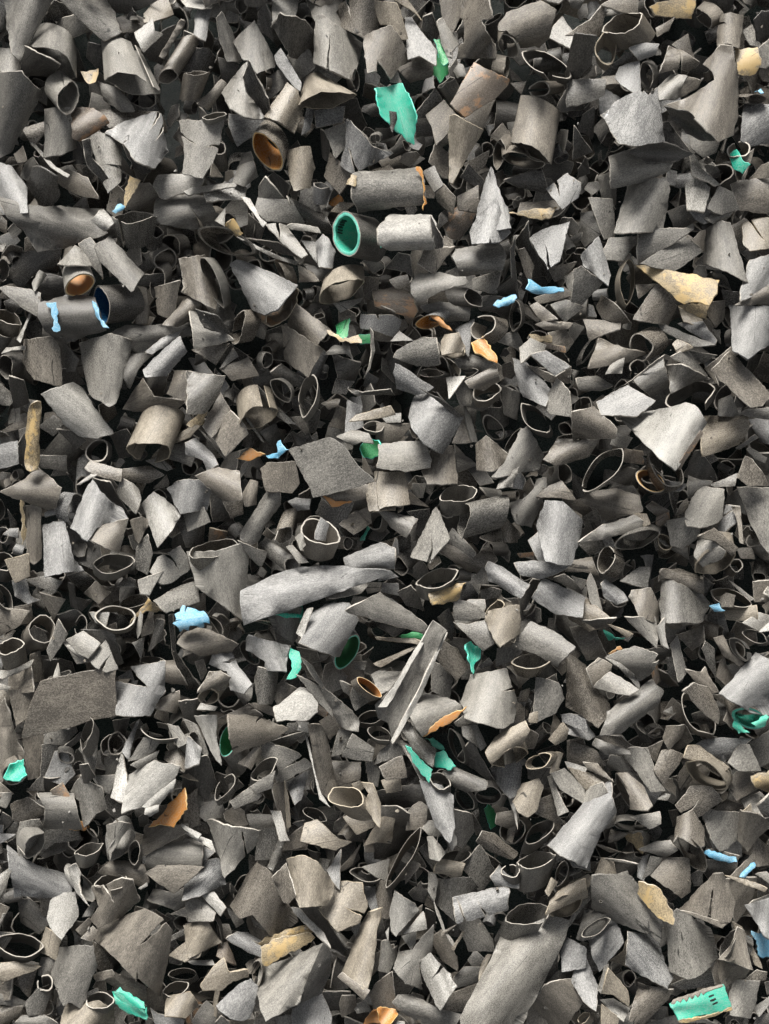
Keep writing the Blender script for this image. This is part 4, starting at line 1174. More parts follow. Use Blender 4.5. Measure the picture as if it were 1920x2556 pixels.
R d1|1060,1720,120,50,-25 1050,1760 1||
P b1 60,60 90,0|290,1350 330,1280 400,1390 310,1400||
P t2 20,40 90,8|1390,1460 1450,1430 1480,1490 1430,1530||
P l1 40,50 90,5|300,160 400,110 430,170 380,220||
P g2 10,40 90,0|720,140 830,190 870,250 740,240||
@960 1536
P g5 62,-110 100,5|0,770 130,550 410,70 515,150 350,560 300,670 70,1080 40,920 -40,880||long shiny open trough lying diagonally near the centre
+P w6 60,60 150,15|-5,780 125,550 405,65 428,82 152,562 28,778||raised_edge
+P w6 65,60 330,15|515,150 532,165 372,562 322,682 78,1088 68,1058 288,658 338,550||raised_edge
P l5 25,70 90,10|225,860 290,740 320,680 450,690 600,740 700,790 330,1040 260,930||broad pale cone-like shell with an orange cut edge
+P o4 30,40 270,5|330,1045 480,900 705,790 600,900 400,1010||
P l5 75,80 90,8|660,750 750,520 1050,470 1140,740 1110,920 1020,970 700,880 690,790|1090,645>1010,665|large light grey barrel-shaped half pipe in the lower right centre
P b3 -50,50 90,6|430,330 510,230 620,290 710,450 620,550 500,430||
P g2 70,30 60,5|420,420 490,440 580,560 550,700 420,640||
P g4 -30,60 90,5|-320,0 0,-190 170,-60 310,40 360,90 340,150 0,60||dark triangular shard above the shiny trough
P e2 0,50 90,8|150,180 240,150 330,180 320,200 170,200||
P t3 -8,60 90,8|0,190 250,200 310,230 280,250 0,210||
P t3 22,50 90,8|0,410 250,270 270,280 0,440||
P l2 0,40 90,6|-100,520 0,490 140,500 80,600 0,690 -60,640||
P d3 75,-80 60,0|770,250 830,300 830,380 780,470 730,350||
P G4 75,-70 60,5|710,260 750,230 820,280 820,370 770,450 770,500 730,390||teal leaf-like chip standing upright near the centre
P l4 -10,50 90,5|600,0 620,-150 800,-80 880,20 690,40 610,40||
P g4 -15,50 90,5|605,60 700,80 880,40 940,240 850,300 740,190||
P t5 70,60 90,6|870,40 900,-30 1160,-80 1170,150 1000,270 940,190||
P g5 -35,50 90,5|1100,270 1270,60 1460,140 1640,270 1490,440 1300,330||large grey oblong shell with a rusty speck behind an oval cup
P g3 60,40 90,5|970,430 980,290 1090,270 1180,320 1080,400||
R t5/g|1270,395,172,70,4 1250,500 .6||pale oval cup with an ochre speck inside
P g5 70,50 90,5|1300,760 1310,540 1500,590 1550,720 1480,840 1260,940||
R d4|1250,780,150,35,75 1290,770 1||
P t5 50,50 90,8|1250,920 1260,850 1330,830 1320,930||
R t5|1090,1230,180,70,28 1060,1060 .9||thick pale oval ring with a dark lower mouth
+P t5 28,90 90,8|880,1180 960,1050 1210,920 1250,1000 1200,1100 1050,1180 930,1280||
P c3 85,60 90,6|920,1330 1170,1270 1160,1530 1080,1570 980,1460||
P l4 40,30 90,8|670,960 760,950 830,1150 680,1040||
P w4 -60,40 90,8|760,950 800,950 880,1120 830,1160||
P l3 0,40 90,8|610,930 680,870 750,930 640,960||
R d4|620,1130,160,50,-68 660,1150 1||
P d3 -50,50 90,0|640,1240 760,1090 950,1440 900,1430 760,1320||
P l4 -45,110 90,5|150,970 230,930 300,1040 440,1160 410,1300 240,1160||
P G5 -55,40 60,8|190,1130 230,1150 330,1260 410,1330 380,1440 330,1380 240,1220||long teal strip under a grey half pipe at lower centre
P G4 -50,50 90,8|450,1190 510,1170 610,1300 570,1330 430,1300||
P G3 -40,80 90,8|360,1070 420,1060 510,1150 440,1140||
P l4 -55,40 60,8|165,1130 200,1130 380,1440 310,1420||
P g4 -30,80 90,6|510,1360 600,1310 880,1430 870,1500 700,1530 600,1480||
P c5 -70,80 90,8|310,1440 500,1480 590,1560 605,1773 560,1960 430,1773||pale blue grey tapering cone-like shard at lower centre
R d4|480,1430,110,65,-35 480,1500 1||
P d2 -10,60 90,3|0,1530 300,1470 330,1620 160,1670 0,1620||
P g3 60,30 90,5|0,1180 60,1090 140,1140 170,1200 0,1280||
P b4 25,30 90,6|0,1310 150,1220 190,1400 20,1420||
P t3 15,30 90,8|0,1430 130,1410 140,1510 20,1530||
R t5|1330,1260,120,65,25 1380,1250 1||
P t4 60,80 60,5|1430,1360 1480,1180 1540,1200 1500,1350||
P t5 65,60 90,8|1110,1610 1190,1460 1330,1420 1370,1480 1310,1690 1240,1740 1160,1700||tan scalloped chip at the lower right
P w4 80,60 90,8|1070,1580 1140,1540 1130,1640 1150,1773 1120,1700||
P l4 -80,50 90,8|1410,1400 1460,1400 1510,1560 1590,1690 1500,1730||
P l4 -55,40 90,6|1440,1370 1560,1330 1680,1500 1680,1640 1520,1500||
P w3 -45,40 90,8|1570,1270 1680,1320 1680,1420 1600,1340||
P t5 40,60 90,6|1420,1070 1540,930 1590,990 1570,1070 1480,1120||
P b3 60,30 90,5|1140,760 1240,830 1220,900 1130,930||
R d3|690,1590,120,60,-50 720,1580 1||
R d3|900,1560,120,70,0 900,1500 1||
P c4 85,-40 60,0|1530,860 1600,850 1680,900 1680,1010 1540,920||
P b2 20,40 90,0|1590,1090 1680,1070 1680,1230 1590,1250||
P d1 30,40 90,0|1390,560 1480,510 1490,580||
P b2 20,40 90,0|220,1690 300,1620 360,1660 340,1773 200,1773||
P b3 10,50 90,5|1340,1600 1440,1560 1480,1720 1560,1773 1320,1710||
P e0 -60,60 90,0|870,1680 900,1640 980,1740 920,1773||
P d2 60,60 90,0|470,30 560,-40 600,60 580,200 520,140||
P b2 60,40 90,0|1180,660 1250,640 1230,740 1160,740||
P g3 30,30 90,5|820,440 900,370 930,420 840,460||
P t2 -70,60 90,0|460,340 520,230 560,220 540,330||
P d2 60,50 90,0|0,1660 100,1660 200,1720 180,1773 0,1773||
@1440 1536
P l4 -75,80 90,6|420,20 680,20 700,200 690,280 560,160||
P w4 -75,60 90,8|690,100 770,20 760,140 800,290 730,250||
P g4 85,50 90,5|810,260 870,180 950,490 880,570||
P b4 20,50 90,8|90,460 190,370 300,430 290,490 150,620||
P l5 -25,50 90,8|150,620 290,490 530,640 450,690 270,660||
P l4 -35,40 90,10|250,370 310,370 520,510 540,640 370,450||
P g5 20,60 90,5|260,360 500,270 690,340 640,420 700,390 620,520 530,560 500,500 330,380||
P g5 35,130 90,6|210,1030 270,830 460,700 640,560 740,660 700,780 380,1020||long smooth rolled tube slanting up right
P b3 -60,100 90,5|0,350 80,450 150,620 270,760 270,860 180,950 60,860 0,780||large dark brown pipe half left of the rolled tube
P c3 -60,-60 60,5|0,860 50,870 150,1040 100,1070 0,1020||
P c5 30,50 90,10|1240,670 1540,330 1680,400 1680,860 1500,830 1300,710||large pale blue grey plate at the right edge over a turquoise curl
R b4/G|1490,890,160,95,-18 1430,780 1||dark pipe end with a turquoise curl at the right edge
+P G5 -20,100 90,10|1350,960 1390,890 1430,960 1490,1010 1400,1020||
+P G5 30,80 90,8|1510,930 1600,860 1660,880 1620,960 1560,970||
P b5 -55,50 90,5|1020,590 1130,620 1230,840 1220,930 1000,740 970,680 920,660||
R b4|1050,850,230,100,-55 1040,900 .95||tall brown boat-like shell with a pale wavy rim
P b4 -40,60 90,5|950,470 1080,490 1110,450 1220,660 1120,680||
P g3 -55,50 60,5|1090,300 1120,240 1190,300 1200,480 1280,620 1240,600 1140,430||
P b3 60,60 90,5|1210,520 1240,420 1280,370 1300,450 1370,560 1290,600||
P b4 -50,80 90,6|1190,200 1270,180 1340,330 1460,420 1400,430 1270,350||
R d4|1400,290,120,60,-50 1440,300 .9||
R d3|1540,180,120,50,-20 1560,200 1||
P l3 40,30 90,8|1450,60 1570,-20 1680,20 1660,60 1580,130||
P w3 40,30 90,12|1580,140 1680,50 1680,130||
P g4 -15,80 90,6|140,1120 170,1060 260,1100 450,1170 460,1200 250,1200||
P b3 -20,-60 90,0|190,1050 380,1050 490,1140 380,1150||
P l4 -65,50 90,6|420,1220 450,1160 610,1150 690,1390 760,1510 640,1520||
P l3 -60,60 90,6|270,1310 300,1220 390,1230 580,1470 360,1350||
P b5 -70,70 90,5|350,1370 440,1370 570,1470 650,1640 610,1680 460,1670 460,1560||
R b4|410,1520,160,40,-65 480,1540 1||
P b4 50,50 90,6|670,1330 740,1170 830,1170 920,1210 880,1290 750,1460||
P b3 50,30 90,3|600,1160 740,1090 680,1260||
P t5 -35,50 90,6|925,1230 970,1130 1060,1130 1310,1310 1230,1380 1050,1260||
R t5|1120,1380,210,95,-32 1180,1330 .9||pale boat-like ring with a hollow grey inside at lower right
P c3 -20,40 90,6|1020,1130 1130,1070 1490,1070 1270,1260||
P l4 60,30 90,8|1310,1270 1410,1120 1490,1120 1590,1340 1400,1340||
P b3 40,40 90,5|1300,1450 1380,1360 1520,1370 1570,1480 1390,1590||
P y4 10,60 90,8|1510,1390 1680,1340 1680,1540 1540,1480||
P l3 -70,30 90,8|1440,1610 1580,1540 1680,1640 1680,1773 1520,1773 1480,1680||
P b4 30,50 90,5|860,1640 990,1480 1150,1480 1250,1600 1130,1690 970,1773|930,1710>1060,1590|
P b2 60,50 90,5|880,1390 940,1300 990,1420 900,1500||
P l4 60,60 90,6|40,1680 90,1490 220,1450 290,1590 200,1700 60,1760||
P t3 -30,50 90,5|0,1320 140,1380 240,1460 80,1500||
P b4 -35,80 90,6|60,1270 180,1280 320,1440 250,1400 100,1340||
P b2 -20,40 90,0|0,1090 160,1180 230,1290 0,1270||
P b4 60,80 60,5|745,1050 780,960 930,950 910,1060 800,1160||
P b1 50,60 90,0|830,730 910,800 920,930 760,840||
P l2 40,40 90,10|755,830 820,790 830,850||
R d3|690,1020,80,45,10 660,980 1||
P d1 -60,60 90,0|490,940 560,930 630,1090 560,1090||
P b1 -50,30 90,5|1170,690 1290,690 1310,790||
P b2 60,40 90,0|1280,900 1340,760 1400,780 1350,970||
P g2 60,40 90,5|1510,1110 1680,1010 1680,1240 1590,1290||
P b2 20,40 90,5|1180,1700 1290,1600 1430,1650 1260,1730||
P b2 20,50 90,0|0,120 130,110 240,340 90,370||
P G1 -25,60 90,5|240,130 310,170 330,210 400,190 280,210||
P t4 -30,50 90,10|270,80 400,120 490,160 440,190||
P o3 25,40 90,5|280,330 370,270 390,290 320,340||
P r2 60,60 90,5|640,460 690,430 720,560 680,590||
P d3 10,60 90,0|60,50 330,30 270,100 200,130||
P g2 20,30 90,5|780,370 840,370 880,480 800,500||
P d1 30,60 90,0|630,300 730,280 800,320 720,410||
P l4 20,50 90,8|700,1590 760,1540 810,1550 780,1600||
P d1 60,60 90,0|290,1610 390,1560 450,1660 380,1730||
P b2 20,40 90,0|880,170 1080,100 1090,220 1000,290||
P b3 20,50 90,5|790,20 1000,0 1030,60 900,100||
P t3 60,40 90,6|1420,1720 1500,1640 1530,1773 1430,1773||
P b2 80,40 90,5|1310,800 1440,760 1430,850||
R b3|800,40,70,40,0 850,80 1||
@0 2044
P l3 70,100 90,6|150,180 180,40 330,20 380,130 250,260 180,350||
R l3|300,230,135,65,55 220,150 .9||pale pointed pod with a dark almond mouth at lower left
P g1 20,40 90,5|390,60 620,70 690,180 480,200 380,290||
P d0 20,-60 90,0|360,300 480,220 690,180 640,240 400,330||
P c3 -5,90 90,6|85,250 190,340 320,410 600,490 590,650 400,670 200,655 140,665 110,500||broad pale grey curved band at lower left
R g3|770,260,140,55,20 760,380 .7||dark pod-shaped cup with a pale rim at lower left
R w3|740,600,140,70,-60 640,500 .9||pale scoop with a black hollow at lower left
+P w3 -60,80 120,8|590,440 660,400 700,480 680,560 690,640 770,740 660,630||
R w4|1050,220,160,85,50 1020,90 .9||pale pipe end with a wide dark slanted mouth near the left
+P l4 80,90 90,8|920,60 1030,30 1140,50 1040,170 960,290 950,360||
R d4|1160,290,100,55,85 1180,330 1||
P b3 0,70 90,6|870,470 960,370 1080,370 1230,400 1270,540 1230,590 1050,500||
R b4|960,545,150,60,8 990,700 .95||brown pipe cup with a cracked front at lower left
+P b4 85,100 90,5|800,590 910,580 1050,520 1140,540 1200,700 1060,840 880,920 850,940 780,870 860,760|910,590>1010,760|
P b3 60,30 90,6|1220,320 1260,90 1290,60 1600,60 1600,120 1250,310||
P l3 -20,50 90,6|1265,480 1290,310 1480,200 1680,180 1680,410 1380,400|1680,415>1390,395|
P b4 10,40 90,6|1265,470 1370,405 1680,420 1500,640 1350,540||
P g2 60,50 90,6|1310,690 1350,610 1500,640 1680,530 1640,720 1530,780||
P l2 -40,40 90,8|1500,820 1680,720 1680,870||
P w3 75,40 90,10|415,850 440,720 490,660 640,650 665,840 530,1030 450,940||pale bluish coffin-shaped chip with a small crack
P b5 50,50 90,8|820,1030 850,960 1060,860 1240,790 1390,870 1480,970 1440,1250 1380,1520 1200,1370 1180,1390 990,1190|1390,920>1160,1140 1180,1395>1195,1270|large tan brown plate split by cracks at lower left
P g4 65,70 90,6|450,1350 510,1120 650,1110 800,1110 840,1280 780,1400 710,1620 690,1630 600,1580 550,1610||tall dark grey tapering half pipe at lower left
P t2 80,50 90,6|350,1140 400,960 520,1050 480,1210||
P g2 80,60 90,5|340,1300 360,1210 480,1210 440,1350 340,1340||
R d3|390,1420,80,75,60 400,1500 1||
P g3 70,50 90,6|225,1590 330,1480 430,1510 370,1680 250,1690||
P t3 10,50 90,8|0,1250 120,1240 330,1280 200,1340 40,1400 0,1380||pale tan leaf-shaped shard at the left edge
P b2 60,40 90,5|160,1370 310,1310 250,1530 200,1480||
R d2|170,1090,200,100,-5 150,1150 .95||wide black hollow ring at the lower left edge
P d0 -50,80 90,0|170,720 230,690 340,760 420,880 330,970 190,880||
P b1 80,40 90,5|340,840 370,680 460,670 420,820||
P g2 0,60 90,5|0,1520 60,1510 210,1580 200,1620 0,1600||
P b2 10,60 90,5|0,1630 180,1630 160,1700 0,1773||
P g3 20,90 90,6|140,1773 200,1700 380,1700 490,1773||
P t4 85,80 90,6|530,1773 570,1610 720,1600 850,1580 980,1650 970,1800 540,1830||pale tan pipe end at the bottom edge
R g4|860,1570,125,70,5 850,1640 1||
P G4 -25,60 90,6|985,1510 1060,1590 1240,1680 1260,1630 1260,1730 1100,1680 1000,1600||
P G5 -40,60 90,10|1010,1490 1040,1460 1090,1500 1150,1540 1240,1580 1250,1640 1160,1620 1070,1530||toothed turquoise strip at the lower left
P G3 -30,60 270,5|985,1510 1060,1520 1160,1620 1260,1660 1250,1720 1100,1670||
P b2 -20,50 90,3|930,1400 1000,1340 1150,1400 1240,1450 1250,1570 1150,1520 1000,1450||
P b3 30,50 90,5|810,1350 960,1310 990,1360 900,1390 840,1400||
P b2 60,40 60,3|810,1080 880,1130 970,1280 900,1310 840,1280||
P b4 60,50 90,6|655,960 770,860 790,900 720,1020||
P b4 50,50 90,6|700,1030 800,930 840,970 800,1060||
P g2 80,50 90,3|650,980 700,1040 800,1070 790,1120 660,1120||
P t4 80,70 90,6|1430,1640 1450,1530 1640,1500 1662,1620 1600,1720 1430,1700||brown ridged cup at the lower left edge of centre
R b3|1520,1470,120,60,20 1530,1540 1||
P c3 -20,30 90,8|1310,1640 1370,1690 1580,1740 1560,1790 1350,1773||
P b1 60,40 90,0|1250,1540 1350,1450 1420,1540 1420,1650 1300,1640||
P d1 60,60 90,0|820,770 850,740 860,770||
P w2 80,50 60,10|720,840 800,720 830,730 790,830||
P g1 60,60 60,0|1240,750 1270,640 1300,740 1260,780||
P w3 20,60 90,10|1200,600 1270,550 1275,580 1220,610||
P w4 -40,40 60,12|1570,40 1680,130 1680,170 1570,70||
P l3 60,50 60,6|0,490 100,420 60,560 0,670||
P d1 80,40 90,0|0,680 60,560 20,980 0,990||
P d0 60,40 90,0|0,270 90,280 90,430 0,380||
P g1 10,40 90,0|60,130 80,50 150,30 140,110||
P c2 20,40 90,0|0,130 120,140 0,210||
P o1 5,40 90,8|610,90 640,30 740,40 760,70 720,100||
R d2|800,80,90,50,-60 830,90 1||
P t3 50,40 90,6|1470,1180 1680,960 1680,1190 1600,1230||
P g2 30,60 90,5|1480,1020 1680,880 1680,940 1490,1050||
R d1|1580,1340,130,45,0 1600,1380 1||
P d0 60,60 90,0|870,180 930,150 940,330 890,290||
R g1|400,1620,60,90,0 420,1640 1||
@480 2044
P l4 75,50 90,6|130,20 180,15 300,60 580,105 550,220 280,500 250,380|440,290>425,100|large pale triangular shard with its point down at lower left
P b1 0,40 90,0|-20,0 100,40 140,120 0,100||
P c2 30,40 90,6|0,200 170,290 30,430 0,400||
P c3 70,70 90,8|0,500 120,370 220,360 275,560 60,660 0,690||
P w3 -30,40 90,8|0,110 160,190 190,280 60,190||
P g2 85,40 90,3|590,110 740,100 750,200 700,330 560,340||
P w4 75,50 60,10|680,0 760,0 810,130 840,185 760,190||
P g3 65,110 90,6|655,410 740,200 790,200 770,320 700,440||
P b2 80,40 90,0|780,270 840,170 950,80 970,230 860,260||
P t4 20,30 90,8|945,190 980,40 1080,10 1160,80 1260,180 1370,200 1240,270||tan rounded triangular chip with a hole at lower centre
P t5 75,50 90,8|820,360 950,325 1070,370 1220,560 1210,640 1160,740 930,760 890,640||large tan domed six-sided shard at lower centre
+P b4 60,-60 90,3|690,510 810,390 890,660 830,730 790,720||
P t4 60,40 90,8|1085,770 1160,740 1230,580 1290,550 1460,560 1510,760 1430,900 1260,970|1370,770>1290,755|large tan rounded shard right of the tan domed one
P c3 75,30 60,8|1170,450 1280,280 1270,600 1220,540||
P b3 55,50 90,4|350,750 480,510 560,410 680,500 700,560 800,720 890,870 720,1000 650,960 530,820 430,850||large dark brown notched shard at lower centre
P w4 -48,50 60,8|860,770 930,780 1130,980 1190,1110 1100,1030 900,830||pale narrow stick slanting down right at lower centre
P d2 -48,-100 90,0|950,770 1080,770 1210,960 1310,1110 1280,1140 1190,1090||
P y3 20,60 90,3|590,1080 640,1030 960,930 1010,990 740,1040 600,1110||
P y4 20,40 90,5|600,1110 740,1040 1010,990 1050,1030 940,1110 650,1270 620,1260||brown plank-like slab with a dark top edge
P l4 45,60 90,6|560,1460 590,1300 850,1210 1130,1080 1000,1380 960,1480 900,1600 640,1740 590,1600||very large grey speckled shell near the bottom centre
+P d3 60,80 90,0|1000,1390 1130,1090 1190,1180 1190,1320 1110,1500 870,1620 960,1500||
P t4 40,50 90,6|80,1440 180,1290 270,1210 320,1330 470,1310 480,1370 350,1400 260,1480 100,1480||
P c4 55,50 90,8|215,1610 320,1510 400,1440 500,1390 560,1450 540,1600 500,1710 420,1740 330,1720||pale blue grey creased shard near the bottom
P r2 60,60 90,5|220,1180 240,1080 300,1080 370,1250 300,1220||
P c3 -20,80 90,6|310,1040 400,980 480,990 590,1060 590,1190 480,1150|560,1090>510,1040|
P t3 55,80 90,6|0,930 120,870 170,970 240,1060 0,1190||
P l3 -40,50 90,8|0,730 80,660 190,810 170,870 0,880||
P w3 -40,50 90,8|90,660 190,640 280,760 240,830||
P b2 0,50 90,3|220,920 310,920 330,1010 240,1040||
R d2|200,960,150,40,-70 240,960 1||
P g1 40,40 90,0|300,770 400,830 440,890 380,930||
P t4 65,110 90,5|1300,1330 1400,1080 1520,820 1640,780 1590,980 1560,1300 1500,1480||long brown tapering tube leaning up at lower centre
P b4 -35,60 90,6|1260,1370 1300,1330 1380,1390 1530,1480 1480,1560||
P w2 85,40 90,10|1380,960 1450,900 1450,1050||
P c2 80,60 90,6|1490,600 1560,600 1662,560 1620,790 1560,790||
R d2|1500,480,140,60,-10 1560,500 1||
P l2 60,50 90,8|1490,420 1662,360 1662,530 1600,500||
P t2 70,60 90,3|1500,220 1640,0 1680,20 1680,200 1600,190||
P c3 80,40 90,6|870,1700 890,1600 1110,1510 1190,1700 1180,1773 880,1773||
P b2 10,30 90,5|560,1773 560,1680 720,1680 730,1773||
P r1 -50,60 90,5|0,1520 130,1650 130,1773 0,1773||
P t1 80,80 90,5|170,1680 200,1500 230,1500 210,1700||
P o3 30,-60 90,5|1490,1773 1560,1680 1662,1640 1700,1660 1690,1773||orange hollow shell at the bottom edge
P b2 85,60 90,3|1280,1600 1300,1540 1400,1540 1410,1650 1300,1700||
P b3 75,40 180,10|1540,1520 1590,1430 1680,1340 1680,1640 1570,1640||
P d0 10,40 90,0|1140,1510 1350,1510 1290,1640 1180,1640||
P b2 60,50 90,3|470,1260 500,1230 600,1230 530,1330 490,1330||
R b3|560,1330,50,110,0 580,1260 1||
P l1 -30,40 90,5|520,870 620,910 640,960 540,920||
R d1|420,600,120,60,70 460,600 1||
P b1 40,40 90,0|1290,420 1440,240 1380,400 1300,440||
P d1 10,40 90,0|1380,130 1500,100 1480,200 1380,190||
P t2 10,40 90,6|1330,0 1500,0 1590,0 1560,60 1430,120||
P g1 0,40 90,3|490,0 690,0 700,70 520,80||
P w2 0,60 90,5|0,1230 160,1220 180,1260 20,1260||
P b2 60,60 90,5|1560,1190 1662,1100 1680,1180 1600,1290||
P b0 60,40 90,0|1200,1150 1330,1200 1310,1230||
P g2 85,50 90,5|730,1720 870,1700 870,1773 740,1773||
P t3 20,40 90,8|330,1740 530,1740 520,1773 340,1790||
@960 2044
P l5 62,110 90,6|680,1690 880,1300 1060,920 1230,930 1340,890 1420,850 1590,900 1500,1150 1240,1640 1180,1790 690,1790||very large light grey pipe running out of the bottom edge
+R g4|1240,825,190,95,12 1150,1000 1||
R t4|1560,760,175,80,30 1600,620 .9||pale tan leaf-like shell with a dark slot at lower right
+P t5 32,80 90,6|1400,830 1430,700 1540,600 1680,520 1680,680 1520,770||
R g4|1310,355,180,75,12 1270,560 .9||grey oval-mouthed pipe cup at lower right
+P c4 -30,80 90,6|920,500 1000,400 1060,480 1160,530 1160,600 1070,590 960,580||
+R d3|1090,450,90,55,0 1100,520 1||
R g3|1340,110,165,70,35 1300,200 .95||wide thin-walled loop at lower right
P b4 -35,110 90,6|800,200 850,110 960,130 1150,290 1100,350 930,290||brown rolled scroll strip at lower right centre
P c5 10,60 90,10|600,680 950,600 1070,610 1060,790 880,840 630,900|880,840>800,705 690,880>620,680|pale bright band shaped shard with two cracks near the bottom
P g3 70,40 90,5|430,700 460,530 740,520 800,600 620,680 630,890||
P g2 60,30 90,6|695,420 830,250 950,450 830,610||
R g2|600,330,150,55,5 560,420 .9||
P t4 0,100 90,8|430,470 460,360 520,350 690,390 640,520 480,470||
P l3 70,50 90,8|380,470 430,470 460,540 430,700 380,620||
P w3 80,60 60,10|450,0 605,0 620,210 580,260 510,130||
P d3 80,40 90,3|610,0 750,0 770,110 680,240 610,200||
P l3 20,50 90,8|335,80 370,20 450,20 510,140 400,150||
P l4 80,60 120,8|370,160 420,160 530,290 470,360 390,340||
R l3|500,210,90,45,-75 500,230 1||
P g1 -30,60 90,5|310,270 370,220 390,340 440,350 410,430||
R b4|170,330,280,60,60 160,420 .9||long curled tan brown trough at lower centre
P b4 80,40 60,8|180,560 200,400 250,360 310,400||
R d2|300,490,120,80,-10 310,520 1||
P w4 80,60 90,8|45,820 90,630 260,740 290,790 100,1010 60,960||pale folded scoop-shaped shard near the bottom centre
P b3 50,-60 90,3|110,1000 220,840 320,760 310,860 180,990||
P w3 30,40 90,8|180,990 330,810 360,950 270,970||
P w2 70,40 90,8|160,1020 270,980 260,1080 230,1120||
P g4 60,60 90,5|80,1290 130,1150 250,1130 420,930 410,1150 300,1240 330,1470 180,1420||
P w5 -58,90 90,8|295,1250 400,1170 560,1340 620,1450 480,1650 440,1600|490,1280>400,1390|light grey rectangular half pipe near the bottom centre
P b3 -60,60 90,5|410,1040 520,970 580,1100 620,1190 620,1300 500,1220||
P l4 -60,40 60,15|435,720 470,800 530,980 610,1080 590,1100 500,950||
P b4 25,80 90,6|490,980 620,920 560,970 490,1020||
P t4 60,60 60,10|580,1120 680,980 690,990 600,1140||
P g1 -50,40 90,0|650,910 800,860 920,1040 930,1130 740,1130||
P t3 75,60 90,8|820,1390 840,1250 890,1180 920,1180 880,1280||
P g2 20,60 90,3|610,1380 690,1290 830,1290 820,1410 640,1450||
P b2 15,50 90,5|550,1530 800,1440 700,1650 560,1660||
P g4 -25,110 90,5|80,1590 130,1530 240,1520 460,1640 660,1690 600,1790 340,1773 130,1660||smooth grey rounded pipe lying at the bottom edge
P g1 20,40 90,3|0,1330 110,1350 220,1460 180,1520 60,1560 0,1560||
P o4 60,-90 90,8|0,1640 90,1650 110,1690 40,1773 0,1773||
P b2 40,40 90,5|60,1773 110,1690 200,1773||
P b2 60,60 90,5|0,570 50,560 60,700 40,840 0,840||
P t1 60,60 90,5|0,360 110,320 60,410 30,550 0,530||
P l3 85,60 60,8|0,1070 30,1060 70,1130 110,1100 90,1200 40,1320 0,1300||
P w3 80,40 60,10|10,980 40,940 30,1060||
P b3 20,60 90,5|970,40 980,0 1140,0 1160,40 1070,80||
P b2 80,60 90,3|1060,130 1080,80 1130,70 1100,200 1060,180||
R b4|1530,470,110,55,70 1540,510 1||
P t5 70,90 90,8|1390,620 1440,510 1500,550 1420,670||
P b3 -45,50 90,4|1290,1600 1400,1450 1560,1400 1680,1390 1680,1560 1560,1773 1420,1773||broad brown grey sheet below the bottom right pipe
P b2 60,50 90,4|1260,1640 1300,1620 1420,1790 1230,1790||
P c3 60,40 120,10|1540,1310 1530,1180 1580,1040 1680,1130 1680,1280||
P g2 60,40 90,0|1380,1400 1500,1120 1490,1330 1440,1420||
P g1 20,40 90,3|730,1220 780,1140 860,1220 780,1290||
P g1 60,40 90,3|220,640 310,560 380,640 360,720 260,690||
P b2 70,30 90,6|350,740 370,660 420,720 430,780||
P d1 20,40 90,0|820,260 1000,390 950,420||
P g2 60,40 90,0|1500,1330 1660,1310 1600,1420 1400,1450||
P d1 80,40 90,0|0,0 230,0 220,150 100,300 0,320||
P b1 40,40 90,0|760,0 850,110 790,130||
R g1|1020,870,80,40,-30 1000,840 1||
P d2 80,60 90,0|360,790 430,820 440,940 380,940||
P c4 40,40 90,8|1420,220 1610,10 1780,-230 1900,-330 1930,-190 1950,-60 1850,120 1700,410 1500,280||
@1440 2044
P c3 85,60 90,4|-230,230 0,20 40,-70 75,60 110,430 0,400 -80,330||
P g4 -30,80 90,4|140,770 150,500 330,490 440,470 540,580 600,770 640,790 730,900 710,1060 620,990 300,870|640,990>620,790|large smooth dark grey sheet with a split lower edge at lower right
P y5 -60,50 90,10|530,650 540,550 700,600 760,680 840,860 830,910 750,880 640,780||crumbly cream splinter resting on dark sheets at lower right
P l4 85,60 90,6|760,900 870,790 950,830 1150,950 1210,1200 1150,1270 1050,1350 960,1380 800,1310||large grey six-sided shard right of centre near the bottom
P c4 -40,70 90,6|430,1260 450,980 620,1000 710,1070 780,1280 830,1370 780,1460 560,1350||large grey pointed shard beside a grey six-sided one
P c3 60,50 90,10|110,1030 200,980 310,860 390,1070 200,1300 150,1200||
P g3 20,60 90,5|10,1030 80,800 280,850 220,960 60,1050||
+R d4|165,940,140,55,30 130,980 .9||
P b3 40,50 90,6|640,480 740,350 960,360 970,620 900,670||
P b5 80,60 90,6|890,780 1180,490 1260,480 1370,720 1320,890 1260,900 1100,850|1170,770>1185,590|tan grey triangular shell with a vertical crack at lower right
+P b3 -15,60 90,5|920,800 1110,850 1280,900 1250,940||
P b2 60,50 90,3|1310,540 1540,530 1520,640 1470,750 1380,880 1350,650||
P t5 -25,80 90,8|1290,490 1340,500 1540,550 1640,600 1620,630 1450,570||
P B4 50,60 90,10|1410,500 1530,380 1545,400 1460,510||
P B4 -10,60 90,10|1105,300 1150,270 1370,330 1380,370 1200,355||
P b3 -5,50 90,5|1130,270 1200,260 1400,320 1380,360||
P B3 80,50 90,8|1520,980 1600,1000 1680,1060 1680,1180 1590,1180 1560,1080||
R g5|1310,1080,140,60,60 1430,1170 1.1||grey cone with an oval mouth at lower right
+P b4 -60,80 90,5|1390,940 1450,970 1520,1300 1230,1210 1330,1100||
P t4 -60,100 60,6|1340,890 1430,940 1560,1180 1600,1290 1540,1260 1480,1120||
R b4|1000,290,185,90,-60 960,180 .9||dark twisted loop of pipe at lower right
P b4 80,90 90,6|840,200 870,0 1000,0 1100,90 1100,230 1040,240 870,140||brown grey pipe end curling over a dark loop
P l3 60,30 90,6|1090,0 1420,0 1410,140 1300,250 1240,270 1190,200||
P b3 60,60 90,5|1420,0 1560,0 1680,60 1560,160 1480,270 1400,180||
P b2 80,60 90,3|1510,220 1560,170 1680,280 1680,380 1560,390||
